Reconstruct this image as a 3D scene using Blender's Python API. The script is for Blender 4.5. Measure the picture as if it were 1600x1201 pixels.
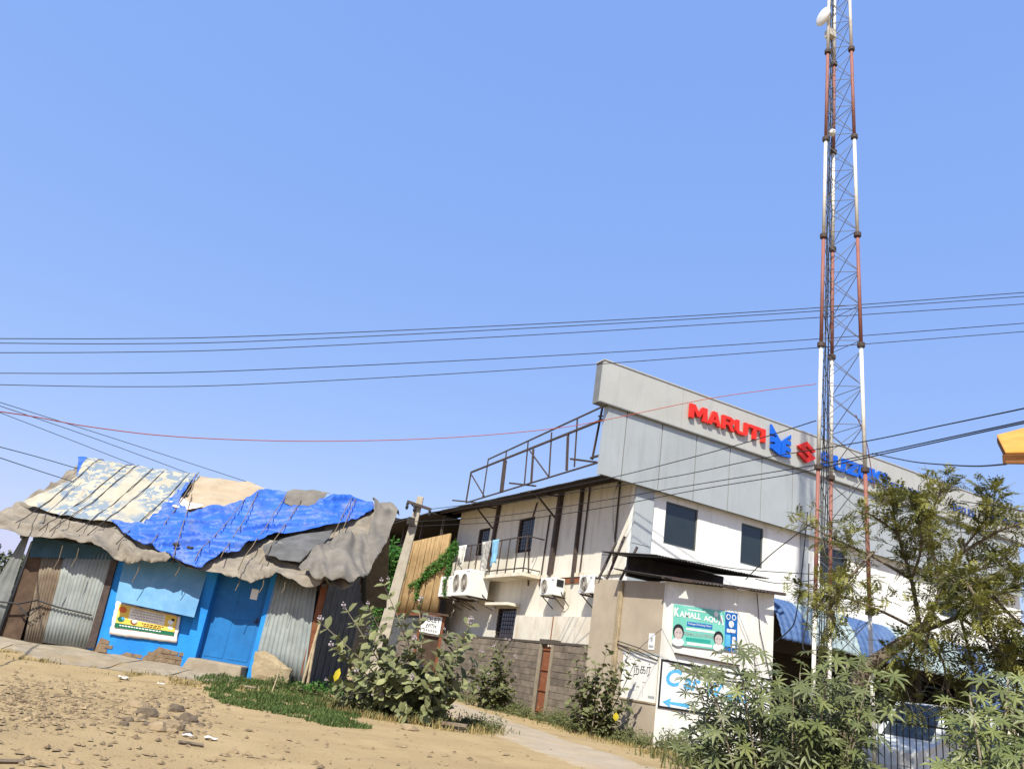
import bpy, bmesh, math, random
from mathutils import Vector, Matrix, noise
from mathutils.geometry import delaunay_2d_cdt
R = math.radians
random.seed(7)
V = Vector
for o in list(bpy.data.objects): bpy.data.objects.remove(o)
S = bpy.context.scene
COL = S.collection
# ---------------- camera, sky, sun, exposure ----------------
CH = 1.15
FPX, PITCH, ROLL, YAW = 1178.26, R(20.608), R(9.2075), R(24.27)
_h = V((math.sin(YAW), math.cos(YAW), 0)); _r = V((math.cos(YAW), -math.sin(YAW), 0)); _z = V((0, 0, 1))
FW = _h*math.cos(PITCH) + _z*math.sin(PITCH)
_u = -_h*math.sin(PITCH) + _z*math.cos(PITCH)
RT = _r*math.cos(ROLL) + _u*math.sin(ROLL)
UP = _u*math.cos(ROLL) - _r*math.sin(ROLL)
CAM = V((0, 0, CH))
cd = bpy.data.cameras.new('camera'); cam = bpy.data.objects.new('camera', cd); COL.objects.link(cam)
cd.sensor_width = 36; cd.lens = FPX/1600*36; cd.clip_end = 3000; cd.clip_start = .05
m = Matrix((RT, UP, -FW)).transposed().to_4x4(); m.translation = CAM
cam.matrix_world = m
S.camera = cam
SUN_AZ, SUN_EL = R(-136.0), R(50)
w = bpy.data.worlds.new('World'); S.world = w; w.use_nodes = True
nt = w.node_tree; nt.nodes.clear()
sky = nt.nodes.new('ShaderNodeTexSky'); sky.sky_type = 'NISHITA'; sky.sun_disc = False
sky.sun_elevation = SUN_EL; sky.sun_rotation = SUN_AZ
sky.air_density = 1.25; sky.dust_density = .9; sky.ozone_density = 6.0; sky.altitude = 20
bg = nt.nodes.new('ShaderNodeBackground'); bg.inputs[1].default_value = .131
wo = nt.nodes.new('ShaderNodeOutputWorld')
tn = nt.nodes.new('ShaderNodeMix'); tn.data_type = 'RGBA'; tn.blend_type = 'MULTIPLY'; tn.inputs[0].default_value = 1; tn.inputs[7].default_value = (.65, .41, .20, 1)
ta = nt.nodes.new('ShaderNodeMix'); ta.data_type = 'RGBA'; ta.blend_type = 'ADD'; ta.inputs[0].default_value = 1; ta.inputs[7].default_value = (.73, 1.55, 4.0, 1)   # even pale haze over the whole sky
nt.links.new(sky.outputs[0], tn.inputs[6]); nt.links.new(tn.outputs[2], ta.inputs[6]); nt.links.new(ta.outputs[2], bg.inputs[0]); nt.links.new(bg.outputs[0], wo.inputs[0])
sl = bpy.data.lights.new('sun', 'SUN'); sl.energy = 5.0; sl.angle = R(.53); sl.color = (1, .96, .85)
so = bpy.data.objects.new('sun', sl); COL.objects.link(so)
sd_ = V((math.sin(SUN_AZ)*math.cos(SUN_EL), math.cos(SUN_AZ)*math.cos(SUN_EL), math.sin(SUN_EL)))
so.rotation_euler = sd_.to_track_quat('Z', 'Y').to_euler(); so.location = (0, 0, 40)
S.view_settings.view_transform = 'Standard'; S.view_settings.look = 'None'
S.view_settings.exposure = .6; S.view_settings.gamma = 1
S.render.engine = 'CYCLES'
S.cycles.max_bounces = 6; S.cycles.transparent_max_bounces = 6

# ---------------- pixel -> point on a known plane ----------------
def ray(px, py):
    return (FW*FPX + RT*(px-800) - UP*(py-600.5)).normalized()
def hz(px, py, z=0):
    d = ray(px, py); return CAM + d*((z-CAM.z)/d.z)
def hx(px, py, x):
    d = ray(px, py); return CAM + d*((x-CAM.x)/d.x)
def hy(px, py, y):
    d = ray(px, py); return CAM + d*((y-CAM.y)/d.y)
def hp(px, py, P, N):
    d = ray(px, py); return CAM + d*((P-CAM).dot(N)/d.dot(N))
def atD(px, py, D):
    d = ray(px, py); return CAM + d*(D/math.hypot(d.x, d.y))
# ---------------- materials ----------------
MATS = {}
def mat(name, col, rough=.85, var=.18, scale=2.5, col2=None, bump=.15, bscale=30, dirt=None, damt=.4, streak=None, samt=.5,
        metal=0, stretch=(1, 1, 1), spec=.25, rnd=0, trans=0, dscale=.9):
    M = bpy.data.materials.new(name); MATS[name] = M
    M.use_nodes = True; t = M.node_tree; N = t.nodes; L = t.links; N.clear()
    out = N.new('ShaderNodeOutputMaterial'); p = N.new('ShaderNodeBsdfPrincipled')
    p.inputs['Roughness'].default_value = rough; p.inputs['Metallic'].default_value = metal
    p.inputs['Specular IOR Level'].default_value = spec
    g = N.new('ShaderNodeNewGeometry')
    def noi(sc, st=(1, 1, 1), det=5):
        mp = N.new('ShaderNodeMapping'); mp.inputs['Scale'].default_value = st
        n = N.new('ShaderNodeTexNoise'); n.inputs['Scale'].default_value = sc; n.inputs['Detail'].default_value = det
        n.inputs['Roughness'].default_value = .65
        L.new(g.outputs['Position'], mp.inputs[0]); L.new(mp.outputs[0], n.inputs['Vector']); return n.outputs['Fac']
    def ramp(fac, a, b, ca, cb):
        r = N.new('ShaderNodeValToRGB'); e = r.color_ramp.elements
        e[0].position = a; e[1].position = b; e[0].color = (*ca, 1); e[1].color = (*cb, 1)
        L.new(fac, r.inputs[0]); return r.outputs[0]
    def mix(fac, a, b, mode='MIX'):
        x = N.new('ShaderNodeMix'); x.data_type = 'RGBA'; x.blend_type = mode
        if isinstance(fac, float): x.inputs[0].default_value = fac
        else: L.new(fac, x.inputs[0])
        for i, q in ((6, a), (7, b)):
            if isinstance(q, tuple): x.inputs[i].default_value = (*q[:3], 1)
            else: L.new(q, x.inputs[i])
        return x.outputs[2]
    c2 = col2 or tuple(min(1, c*(1+var)) for c in col); c1 = tuple(c*(1-var) for c in col) if not col2 else col
    c = ramp(noi(scale, stretch), .32, .68, c1, c2)
    if rnd:
        oi = N.new('ShaderNodeObjectInfo'); hs = N.new('ShaderNodeHueSaturation')
        mr = N.new('ShaderNodeMapRange'); mr.inputs[3].default_value = 1-rnd; mr.inputs[4].default_value = 1+rnd
        L.new(oi.outputs['Random'], mr.inputs[0]); L.new(mr.outputs[0], hs.inputs['Value']); L.new(c, hs.inputs['Color'])
        c = hs.outputs[0]
    if dirt:
        c = mix(ramp(noi(dscale, (1, 1, 1), 8), .5, .72, (0, 0, 0), (damt,)*3), c, dirt)
    if streak:
        c = mix(ramp(noi(1.0, (4, 4, .35), 6), .52, .75, (0, 0, 0), (samt,)*3), c, streak)
    L.new(c, p.inputs['Base Color'])
    if bump:
        b = N.new('ShaderNodeBump'); b.inputs['Strength'].default_value = bump; b.inputs['Distance'].default_value = .02
        L.new(noi(bscale, stretch), b.inputs['Height']); L.new(b.outputs[0], p.inputs['Normal'])
    if trans:
        tr = N.new('ShaderNodeBsdfTranslucent'); L.new(c, tr.inputs[0])
        ms = N.new('ShaderNodeMixShader'); ms.inputs[0].default_value = trans
        L.new(p.outputs[0], ms.inputs[1]); L.new(tr.outputs[0], ms.inputs[2]); L.new(ms.outputs[0], out.inputs[0])
    else:
        L.new(p.outputs[0], out.inputs[0])
    return M
mat('sand', (.28, .2, .098), .95, .2, 1.6, (.38, .28, .145), .9, 28, dirt=(.2, .14, .07), damt=.8, dscale=.8)
mat('lane', (.28, .23, .165), .95, .15, 1.4, (.37, .305, .22), .5, 30, dirt=(.36, .265, .16), damt=.8, dscale=.9)
mat('concrete', (.21, .175, .125), .9, .2, 3, (.31, .26, .19), .4, 30, dirt=(.26, .19, .105), damt=.7)
mat('rock', (.2, .145, .085), .95, .3, 6, (.31, .23, .135), 1, 22)
mat('rock_dark', (.12, .092, .062), .95, .3, 6, None, .5, 30)
mat('pebble', (.10, .07, .04), .95, .35, 9, (.33, .245, .14), .2, 30)
mat('blue_wall', (.014, .19, .56), .75, .15, 2.5, (.02, .25, .66), .2, 25, dirt=(.012, .10, .27), damt=.45, streak=(.05, .16, .32), samt=.35)
mat('blue_door', (.012, .125, .35), .6, .15, 4, (.016, .16, .42), .12, 12, dirt=(.02, .07, .16), damt=.5)
mat('blue_flap', (.10, .26, .42), .7, .2, 3, (.16, .33, .5), .15, 15, dirt=(.06, .17, .36), damt=.6)
mat('teal', (.03, .075, .11), .7, .2, 5, None, .2, 15)
mat('zinc', (.24, .27, .26), .55, .15, 3, (.34, .37, .355), .1, 20, dirt=(.17, .155, .13), damt=.5, streak=(.2, .165, .12), samt=.45, metal=.15)
mat('rust_sheet', (.055, .035, .024), .8, .3, 5, (.10, .063, .04), .2, 20, dirt=(.16, .115, .07), damt=.4)
mat('rust_corr', (.15, .115, .08), .8, .3, 4, (.23, .19, .14), .2, 20, dirt=(.09, .045, .025), damt=.7)
mat('rust', (.16, .055, .025), .85, .3, 8, (.27, .10, .045), .3, 30)
mat('steel_dark', (.045, .034, .03), .7, .3, 8, (.085, .06, .05), .2, 30)
mat('old_board', (.055, .058, .06), .9, .25, 4, (.10, .105, .105), .2, 20, streak=(.03, .03, .03))
mat('bamboo', (.38, .3, .19), .8, .2, 8, None, .2, 20)
mat('brick', (.15, .105, .065), .95, .25, 9, (.25, .18, .115), .6, 30)
mat('tarp_grey', (.15, .13, .105), .9, .2, 3, (.27, .235, .185), .6, 14, dirt=(.10, .085, .07), damt=.7, dscale=2)
mat('tarp_beige', (.3, .235, .16), .9, .15, 2, (.39, .32, .23), .25, 20, dirt=(.33, .27, .19), damt=.5)
mat('tarp_blue', (.018, .085, .42), .5, .2, 2, (.03, .12, .5), .2, 9, dirt=(.14, .17, .25), damt=.85, dscale=2.2)
mat('tarp_dark', (.075, .075, .075), .85, .2, 3, (.12, .12, .12), .25, 20)
mat('tarp_canvas', (.11, .10, .088), .9, .2, 2, (.19, .172, .145), .5, 14, dirt=(.09, .08, .07), damt=.5)
mat('rag', (.6, .5, .47), .9, .2, 8)
mat('rope', (.17, .13, .08), .9, .2, 20)
mat('rope_dark', (.05, .042, .035), .9, .2, 20)
mat('white_wall', (.74, .735, .68), .9, .07, 1.2, (.84, .83, .78), .15, 18, dirt=(.45, .42, .36), damt=.35, streak=(.33, .3, .25), samt=.35)
mat('cream_wall', (.6, .55, .44), .9, .1, 1.2, (.74, .69, .57), .2, 18, dirt=(.45, .3, .16), damt=.5, streak=(.36, .24, .12), samt=.4)
mat('side_wall', (.6, .56, .47), .9, .1, .9, (.72, .68, .58), .2, 18, dirt=(.38, .34, .28), damt=.5, streak=(.30, .26, .21), samt=.5)
mat('tan_wall', (.36, .295, .215), .9, .1, 1.2, (.44, .37, .275), .2, 25, dirt=(.3, .26, .2), damt=.4)
mat('shop_white', (.68, .665, .61), .9, .12, 1.8, (.82, .81, .75), .2, 20, dirt=(.4, .38, .33), damt=.55, streak=(.33, .3, .25), samt=.4)
mat('panel', (.38, .40, .385), .35, .05, .8, (.43, .455, .44), .02, 6, streak=(.31, .325, .315), samt=.6, metal=.25, spec=.4)
mat('parapet', (.42, .42, .38), .4, .05, .8, (.47, .47, .43), .02, 6, streak=(.34, .345, .32), samt=.6, metal=.15, spec=.4)
mat('zinc_shade', (.13, .14, .135), .6, .15, 3, (.2, .21, .2), .1, 20, dirt=(.1, .09, .08), damt=.5)  # zinc darkened in colour to stand in for shade on the left sheet
mat('panel_edge', (.16, .165, .165), .6, .1, 3)
mat('pilaster', (.36, .39, .40), .5, .08, 1, None, .05, 8, streak=(.27, .28, .28))
mat('glass', (.02, .027, .03), .08, .1, 2, None, 0, spec=.6)
mat('window_frame', (.09, .1, .1), .5, .1, 5, None, 0)
mat('red', (.62, .028, .018), .4, .06, 4, None, .02)
mat('logo_blue', (.01, .11, .58), .4, .06, 4, None, .02)
mat('text_blue', (.02, .08, .42), .5, .06, 4, None, 0)
mat('roof_dark', (.032, .03, .03), .7, .3, 3, (.06, .056, .055), .2, 15, dirt=(.09, .075, .06), damt=.5)
mat('ac_white', (.66, .66, .63), .5, .05, 3, (.74, .74, .71), .03, 20, dirt=(.5, .45, .38), damt=.35)
mat('fan_dark', (.045, .038, .032), .6, .2, 9)
mat('fan_hub', (.45, .42, .36), .5, .1, 9)
mat('block', (.13, .105, .08), .97, .25, 4, (.22, .18, .135), .5, 35, rnd=.22, dirt=(.07, .06, .05), damt=.6)
mat('mortar', (.085, .072, .058), .97, .2, 6, None, .4, 35)
mat('banner_green', (.15, .5, .4), .5, .06, 2, (.2, .56, .46), .03)
mat('banner_teal', (.03, .34, .27), .5, .05, 3, None, 0)
mat('banner_blue', (.012, .13, .42), .5, .05, 3, None, 0)
mat('white_print', (.78, .78, .75), .6, .03, 5, None, 0)
mat('black_print', (.02, .02, .025), .6, .1, 5, None, 0)
mat('grey_print', (.33, .34, .34), .7, .1, 5, None, 0)
mat('skin_print', (.5, .42, .4), .6, .1, 5, None, 0)
mat('cyan_print', (.07, .36, .66), .6, .15, 6, (.12, .45, .74), 0)
mat('yellow_print', (.74, .46, .05), .6, .1, 4, (.8, .56, .13), 0)
mat('green_print', (.01, .12, .06), .6, .1, 4, None, 0)
mat('orange_print', (.62, .14, .04), .6, .1, 4, None, 0)
mat('poster_white', (.66, .58, .5), .7, .1, 6, (.78, .74, .68), .1, 25)
mat('awning_blue', (.045, .09, .2), .5, .12, 2, (.07, .125, .26), .05, 15, dirt=(.14, .18, .24), damt=.4)
mat('awning_pale', (.22, .28, .29), .55, .12, 2, (.29, .36, .37), .05, 15, dirt=(.14, .2, .24), damt=.4)
mat('interior_shade', (.035, .03, .026), .9, .3, 2)  # near-black colour stands in for deep shade inside garage and warehouse
mat('tower_white', (.6, .58, .52), .5, .06, 4, None, .03, 20, dirt=(.4, .25, .15), damt=.55, dscale=6)
mat('tower_red', (.2, .08, .062), .6, .15, 5, (.28, .12, .095), .05, 20, dirt=(.2, .07, .04), damt=.4, dscale=5)
mat('brace', (.09, .085, .085), .6, .2, 6, None, 0)
mat('cable', (.018, .017, .018), .6, .1, 6, None, 0)
mat('cable_red', (.36, .07, .04), .6, .1, 6, None, 0)
mat('cable_white', (.55, .53, .48), .6, .1, 6, None, 0)
mat('pole', (.33, .29, .225), .9, .15, 5, (.42, .375, .295), .3, 25, dirt=(.22, .19, .14), damt=.4)
mat('tan_sheet', (.25, .16, .07), .75, .15, 3, (.36, .25, .125), .1, 20, streak=(.12, .07, .03), samt=.9)  # dark streaks paint in the shade between the ribs
mat('bark', (.10, .078, .056), .95, .3, 9, (.19, .15, .11), .5, 25)
mat('twig', (.17, .145, .10), .9, .25, 12, (.26, .225, .16), .2, 25)
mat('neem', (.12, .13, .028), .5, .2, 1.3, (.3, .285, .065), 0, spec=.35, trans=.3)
mat('neem_dark', (.05, .06, .015), .5, .2, 1.3, (.13, .135, .032), 0, spec=.35, trans=.25)  # darker leaf copy: painted shade low in the crown, plain colour of the edge bush
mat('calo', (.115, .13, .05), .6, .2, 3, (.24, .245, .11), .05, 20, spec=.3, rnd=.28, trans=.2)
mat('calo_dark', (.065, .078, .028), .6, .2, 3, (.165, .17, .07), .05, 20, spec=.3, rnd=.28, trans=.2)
mat('castor', (.06, .08, .026), .45, .2, 3, (.16, .175, .06), .05, 20, spec=.4, rnd=.3, trans=.2)
mat('castor_near', (.09, .115, .035), .45, .2, 3, (.2, .22, .07), .05, 20, spec=.4, rnd=.3, trans=.2)
mat('yellow_leaf', (.55, .45, .03), .6, .1, 5, None, 0, trans=.2)
mat('flower', (.3, .25, .26), .8, .15, 9, (.42, .36, .36), 0)
mat('creeper', (.035, .11, .012), .5, .2, 3, (.07, .19, .025), 0, trans=.3)
mat('grass', (.045, .085, .018), .7, .3, 2, (.105, .145, .038), 0, trans=.25)
mat('grass_dry', (.24, .19, .075), .8, .3, 2, (.36, .28, .12), 0, trans=.2)
mat('weed', (.06, .08, .025), .7, .3, 2, (.15, .15, .055), 0, trans=.25)
mat('far_tree', (.06, .075, .045), .8, .2, .7, (.11, .125, .075), 0)
mat('car_paint', (.5, .52, .5), .4, .03, 2, None, 0, metal=.05, spec=.5)
mat('tyre', (.02, .02, .02), .9, .1, 5, None, .1)
mat('rim', (.35, .35, .36), .35, .1, 5, None, 0, metal=.7)
mat('lamp', (.6, .6, .58), .1, .05, 5, None, 0, spec=.6)
mat('plastic_black', (.02, .02, .021), .6, .1, 5, None, .05)
mat('orange_cloth', (.5, .22, .04), .8, .08, 3, (.58, .28, .06), .1, 20)
mat('brown_under', (.2, .085, .03), .9, .15, 3, None, .1, 20)
mat('cloth_white', (.62, .6, .55), .9, .1, 6, (.72, .7, .66), .2, 20)
mat('cloth_print', (.6, .57, .5), .9, .1, 9, (.08, .08, .09), .2, 20, stretch=(1, 1, 1))
mat('cloth_blue', (.2, .42, .6), .9, .2, 6, None, .2, 20)
mat('soil_wall', (.27, .21, .13), .95, .2, 5, (.4, .32, .2), .9, 16, dirt=(.2, .15, .09), damt=.6, dscale=4)
mat('far_white', (.6, .6, .58), .9, .05, 1)
# floral cream tarp
def floral():
    M = mat('tarp_cream', (.33, .30, .225), .9, .1, 2.5, (.42, .385, .31), .5, 14, dirt=(.36, .31, .23), damt=.5)
    t = M.node_tree; N = t.nodes; L = t.links
    p = [n for n in N if n.type == 'BSDF_PRINCIPLED'][0]; src = p.inputs['Base Color'].links[0].from_socket
    g = [n for n in N if n.type == 'NEW_GEOMETRY'][0]
    vo = N.new('ShaderNodeTexVoronoi'); vo.inputs['Scale'].default_value = 8.5
    nz = N.new('ShaderNodeTexNoise'); nz.inputs['Scale'].default_value = 5
    L.new(g.outputs['Position'], nz.inputs['Vector'])
    ad = N.new('ShaderNodeVectorMath'); ad.operation = 'MULTIPLY_ADD'; ad.inputs[1].default_value = (.35,)*3
    L.new(nz.outputs['Color'], ad.inputs[0]); L.new(g.outputs['Position'], ad.inputs[2]); L.new(ad.outputs[0], vo.inputs['Vector'])
    r = N.new('ShaderNodeValToRGB'); e = r.color_ramp.elements; e[0].position = .42; e[1].position = .5
    e[0].color = (0, 0, 0, 1); e[1].color = (.8, .8, .8, 1)
    sp = N.new('ShaderNodeSeparateColor'); L.new(vo.outputs['Color'], sp.inputs[0]); L.new(sp.outputs[0], r.inputs[0])
    n2 = N.new('ShaderNodeTexNoise'); n2.inputs['Scale'].default_value = 1.1; n2.inputs['Detail'].default_value = 2
    L.new(g.outputs['Position'], n2.inputs['Vector'])
    r2 = N.new('ShaderNodeValToRGB'); r2.color_ramp.elements[0].position = .38; r2.color_ramp.elements[1].position = .5
    L.new(n2.outputs['Fac'], r2.inputs[0])
    mu = N.new('ShaderNodeMath'); mu.operation = 'MULTIPLY'; L.new(r.outputs[0], mu.inputs[0]); L.new(r2.outputs[0], mu.inputs[1])
    x = N.new('ShaderNodeMix'); x.data_type = 'RGBA'; x.inputs[7].default_value = (.12, .185, .26, 1)
    L.new(mu.outputs[0], x.inputs[0]); L.new(src, x.inputs[6]); L.new(x.outputs[2], p.inputs['Base Color'])
floral()
# ---------------- object helpers ----------------
def wm(o):
    return (wm(o.parent) @ o.matrix_parent_inverse if o.parent else Matrix()) @ o.matrix_basis
def setp(o, parent):
    if parent:
        o.parent = parent; o.matrix_parent_inverse = wm(parent).inverted()
def tag(o, label, cat=None, group=None, kind=None):
    if label: o['label'] = label
    if cat: o['category'] = cat
    if group: o['group'] = group
    if kind: o['kind'] = kind
    return o
def thing(name, label, cat, loc=(0, 0, 0), group=None):
    o = bpy.data.objects.new(name, None); COL.objects.link(o); o.location = loc; o.empty_display_size = .2
    return tag(o, label, cat, group)
def inst(name, me, M, parent=None):
    o = bpy.data.objects.new(name, me); COL.objects.link(o)
    o.matrix_basis = M
    setp(o, parent)
    return o
def frame(o, x, y, z):
    m = Matrix((x, y, z)).transposed().to_4x4(); m.translation = o; return m
def fbm(p, o=4): return noise.fractal(p, 1.0, 2.0, o)
class MB:
    def __init__(s): s.v = []; s.f = []; s.mi = []; s.m = 0
    def add(s, vs, fs):
        k = len(s.v); s.v += [tuple(v) for v in vs]; s.f += [tuple(i+k for i in f) for f in fs]; s.mi += [s.m]*len(fs); return s
    def hexa(s, p):   # 8 points: bottom 4, top 4
        return s.add(p, [(3, 2, 1, 0), (4, 5, 6, 7), (0, 1, 5, 4), (1, 2, 6, 5), (2, 3, 7, 6), (3, 0, 4, 7)])
    def box(s, a, b):
        x0, x1 = sorted((a[0], b[0])); y0, y1 = sorted((a[1], b[1])); z0, z1 = sorted((a[2], b[2]))
        return s.hexa([(x0, y0, z0), (x1, y0, z0), (x1, y1, z0), (x0, y1, z0), (x0, y0, z1), (x1, y0, z1), (x1, y1, z1), (x0, y1, z1)])
    def slab(s, q, d):  # quad q extruded by vector d
        q = [V(a) for a in q]; return s.hexa([a+V(d) for a in q] + q)
    def bar(s, a, b, w, h=None):
        a, b = V(a), V(b); h = h or w; d = (b-a).normalized()
        x = d.cross(V((0, 0, 1))) if abs(d.z) < .95 else d.cross(V((0, 1, 0)))
        x.normalize(); y = x.cross(d)
        p = [a-x*w/2-y*h/2, a+x*w/2-y*h/2, a+x*w/2+y*h/2, a-x*w/2+y*h/2]
        return s.hexa(p + [q+(b-a) for q in p])
    def tube(s, pts, r, n=6, cap=True):
        pts = [V(p) for p in pts]; k = len(s.v); rs = r if isinstance(r, (list, tuple)) else [r]*len(pts)
        px = None; vs = []; fs = []
        for i, p in enumerate(pts):
            d = (pts[min(i+1, len(pts)-1)]-pts[max(i-1, 0)]).normalized()
            if px is None:
                px = d.cross(V((0, 0, 1))) if abs(d.z) < .9 else d.cross(V((1, 0, 0)))
            x = (px - d*px.dot(d)).normalized(); px = x; y = d.cross(x)
            for j in range(n):
                a = 2*math.pi*j/n; vs.append(p + (x*math.cos(a)+y*math.sin(a))*rs[i])
        for i in range(len(pts)-1):
            for j in range(n):
                fs.append((i*n+j, i*n+(j+1) % n, (i+1)*n+(j+1) % n, (i+1)*n+j))
        if cap:
            fs.append(tuple(range(n-1, -1, -1))); fs.append(tuple(range((len(pts)-1)*n, len(pts)*n)))
        return s.add(vs, fs)
    def prism(s, poly, o, x, y, d):  # 2D polygon in frame o,x,y extruded by vector d
        o, x, y, d = V(o), V(x), V(y), V(d); n = len(poly)
        a = [o+x*p[0]+y*p[1] for p in poly]
        return s.add(a+[q+d for q in a], [tuple(range(n)), tuple(range(2*n-1, n-1, -1))] + [(i, n+i, n+(i+1) % n, (i+1) % n) for i in range(n)])
    def disc(s, c, x, y, r, n=20, ry=None):
        c = V(c); x = V(x); y = V(y)
        return s.add([c+x*math.cos(6.2832*i/n)*r+y*math.sin(6.2832*i/n)*(ry or r) for i in range(n)], [tuple(range(n))])
    def lathe(s, prof, o, ax, x, n=20):
        o, ax, x = V(o), V(ax).normalized(), V(x).normalized(); y = ax.cross(x); vs = []; fs = []
        for r, h in prof:
            for j in range(n):
                a = 6.28318*j/n; vs.append(o+ax*h+(x*math.cos(a)+y*math.sin(a))*r)
        for i in range(len(prof)-1):
            for j in range(n): fs.append((i*n+j, i*n+(j+1) % n, (i+1)*n+(j+1) % n, (i+1)*n+j))
        return s.add(vs, fs)
    def mesh(s, name, mats, smooth=False):
        me = bpy.data.meshes.new(name); me.from_pydata(s.v, [], s.f)
        for q in (mats if isinstance(mats, (list, tuple)) else [mats]): me.materials.append(MATS[q])
        if s.m: me.polygons.foreach_set('material_index', s.mi)
        bm = bmesh.new(); bm.from_mesh(me); bmesh.ops.recalc_face_normals(bm, faces=bm.faces); bm.to_mesh(me); bm.free()
        if smooth: me.polygons.foreach_set('use_smooth', [True]*len(me.polygons))
        me.update(); return me
    def build(s, name, mats, parent=None, smooth=False, bevel=0):
        o = bpy.data.objects.new(name, s.mesh(name, mats, smooth)); COL.objects.link(o); setp(o, parent)
        if bevel:
            b = o.modifiers.new('b', 'BEVEL'); b.width = bevel; b.segments = 2
        return o
def rawmesh(name, vs, fs, mats, smooth=False):
    me = bpy.data.meshes.new(name); me.from_pydata([tuple(v) for v in vs], [], fs)
    for q in (mats if isinstance(mats, (list, tuple)) else [mats]): me.materials.append(MATS[q])
    if smooth: me.polygons.foreach_set('use_smooth', [True]*len(me.polygons))
    me.update(); return me
def link(name, me, parent=None):
    o = bpy.data.objects.new(name, me); COL.objects.link(o); setp(o, parent); return o
def corr(o, u, v, pitch=.08, amp=.012, nv=3, rough=0):
    """corrugated sheet: origin o, across vector u, along-rib vector v"""
    o, u, v = V(o), V(u), V(v); n = u.cross(v).normalized(); W = u.length; k = max(8, int(W/pitch*8)); vs = []; fs = []
    for j in range(nv+1):
        for i in range(k+1):
            a = i/k*W
            vs.append(o+u*(i/k)+v*(j/nv)+n*(amp*math.sin(6.2832*a/pitch)+rough*fbm(V((a*1.7, j*.9, o.x)))))
    for j in range(nv):
        for i in range(k): b = j*(k+1)+i; fs.append((b, b+1, b+k+2, b+k+1))
    return vs, fs
def corrq(q, pitch=.08, amp=.012, nv=4):
    """corrugated sheet on a quad TL,TR,BR,BL (ribs run down)"""
    TL, TR, BR, BL = [V(a) for a in q]; n = (TR-TL).cross(BL-TL).normalized(); W = (TR-TL).length; k = max(8, int(W/pitch*8)); vs = []; fs = []
    for j in range(nv+1):
        t = j/nv
        for i in range(k+1):
            s_ = i/k; vs.append((TL*(1-s_)+TR*s_)*(1-t)+(BL*(1-s_)+BR*s_)*t+n*(amp*math.sin(6.2832*s_*W/pitch)+.008*fbm(V((s_*W*2, t*2, TL.x)))))
    for j in range(nv):
        for i in range(k): b = j*(k+1)+i; fs.append((b, b+1, b+k+2, b+k+1))
    return vs, fs
def solid(o, t=.004):
    s_ = o.modifiers.new('s', 'SOLIDIFY'); s_.thickness = t; return o
_TC = {}
def textmesh(body, bold=0., extrude=0., shear=0.):
    cu = bpy.data.curves.new('t', 'FONT'); cu.body = body; cu.offset = bold; cu.extrude = extrude; cu.shear = shear; cu.resolution_u = 3
    o = bpy.data.objects.new('t', cu); COL.objects.link(o); dg = bpy.context.evaluated_depsgraph_get()
    me = bpy.data.meshes.new_from_object(o.evaluated_get(dg)); bpy.data.objects.remove(o); bpy.data.curves.remove(cu)
    me.materials.clear(); return me
def put_text(name, body, o, xd, ud, w, h, mt, parent, depth=0., bold=0., shear=0.):
    """text fitted into w x h, lower left corner at o, lying along xd / ud, optional real depth"""
    me = textmesh(body, bold, .5 if depth else 0., shear)
    xs = [v.co.x for v in me.vertices]; ys = [v.co.y for v in me.vertices]
    if not xs: return None
    x0, x1, y0, y1 = min(xs), max(xs), min(ys), max(ys); o, xd, ud = V(o), V(xd).normalized(), V(ud).normalized(); n = xd.cross(ud)
    for v in me.vertices:
        c = v.co; v.co = o+xd*((c.x-x0)/(x1-x0)*w)+ud*((c.y-y0)/(y1-y0)*h)+n*((c.z+.5)*depth if depth else 0)
    me.materials.append(MATS[mt]); me.update()
    return link(name, me, parent)
GLYPH = {
 'M': [(0, 0), (0, 1), (.3, 1), (.5, .55), (.7, 1), (1, 1), (1, 0), (.76, 0), (.76, .6), (.58, .2), (.42, .2), (.24, .6), (.24, 0)],
 'A': [(0, 0), (.33, 1), (.67, 1), (1, 0), (.73, 0), (.66, .2), (.503, .2), (.503, .4), (.59, .4), (.5, .72), (.41, .4), (.497, .4), (.497, .2), (.34, .2), (.27, 0)],
 'R': [(0, 0), (0, 1), (.7, 1), (.94, .86), (.94, .55), (.76, .42), (1, 0), (.7, 0), (.5, .36), (.403, .36), (.403, .58), (.64, .58), (.64, .78), (.27, .78), (.27, .58), (.397, .58), (.397, .36), (.27, .36), (.27, 0)],
 'U': [(0, 1), (.28, 1), (.28, .3), (.36, .22), (.64, .22), (.72, .3), (.72, 1), (1, 1), (1, .2), (.8, 0), (.2, 0), (0, .2)],
 'T': [(0, 1), (1, 1), (1, .76), (.65, .76), (.65, 0), (.35, 0), (.35, .76), (0, .76)],
 'I': [(0, 0), (1, 0), (1, 1), (0, 1)],
 'S': [(0, 0), (.85, 0), (1, .14), (1, .46), (.85, .6), (.27, .6), (.27, .78), (1, .78), (1, 1), (.15, 1), (0, .86), (0, .54), (.15, .4), (.73, .4), (.73, .22), (0, .22)],
 'Z': [(0, 0), (1, 0), (1, .22), (.42, .22), (1, .8), (1, 1), (0, 1), (0, .78), (.58, .78), (0, .2)],
 'K': [(0, 0), (0, 1), (.27, 1), (.27, .62), (.66, 1), (1, 1), (.55, .56), (1, 0), (.68, 0), (.36, .4), (.27, .3), (.27, 0)]}
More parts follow.
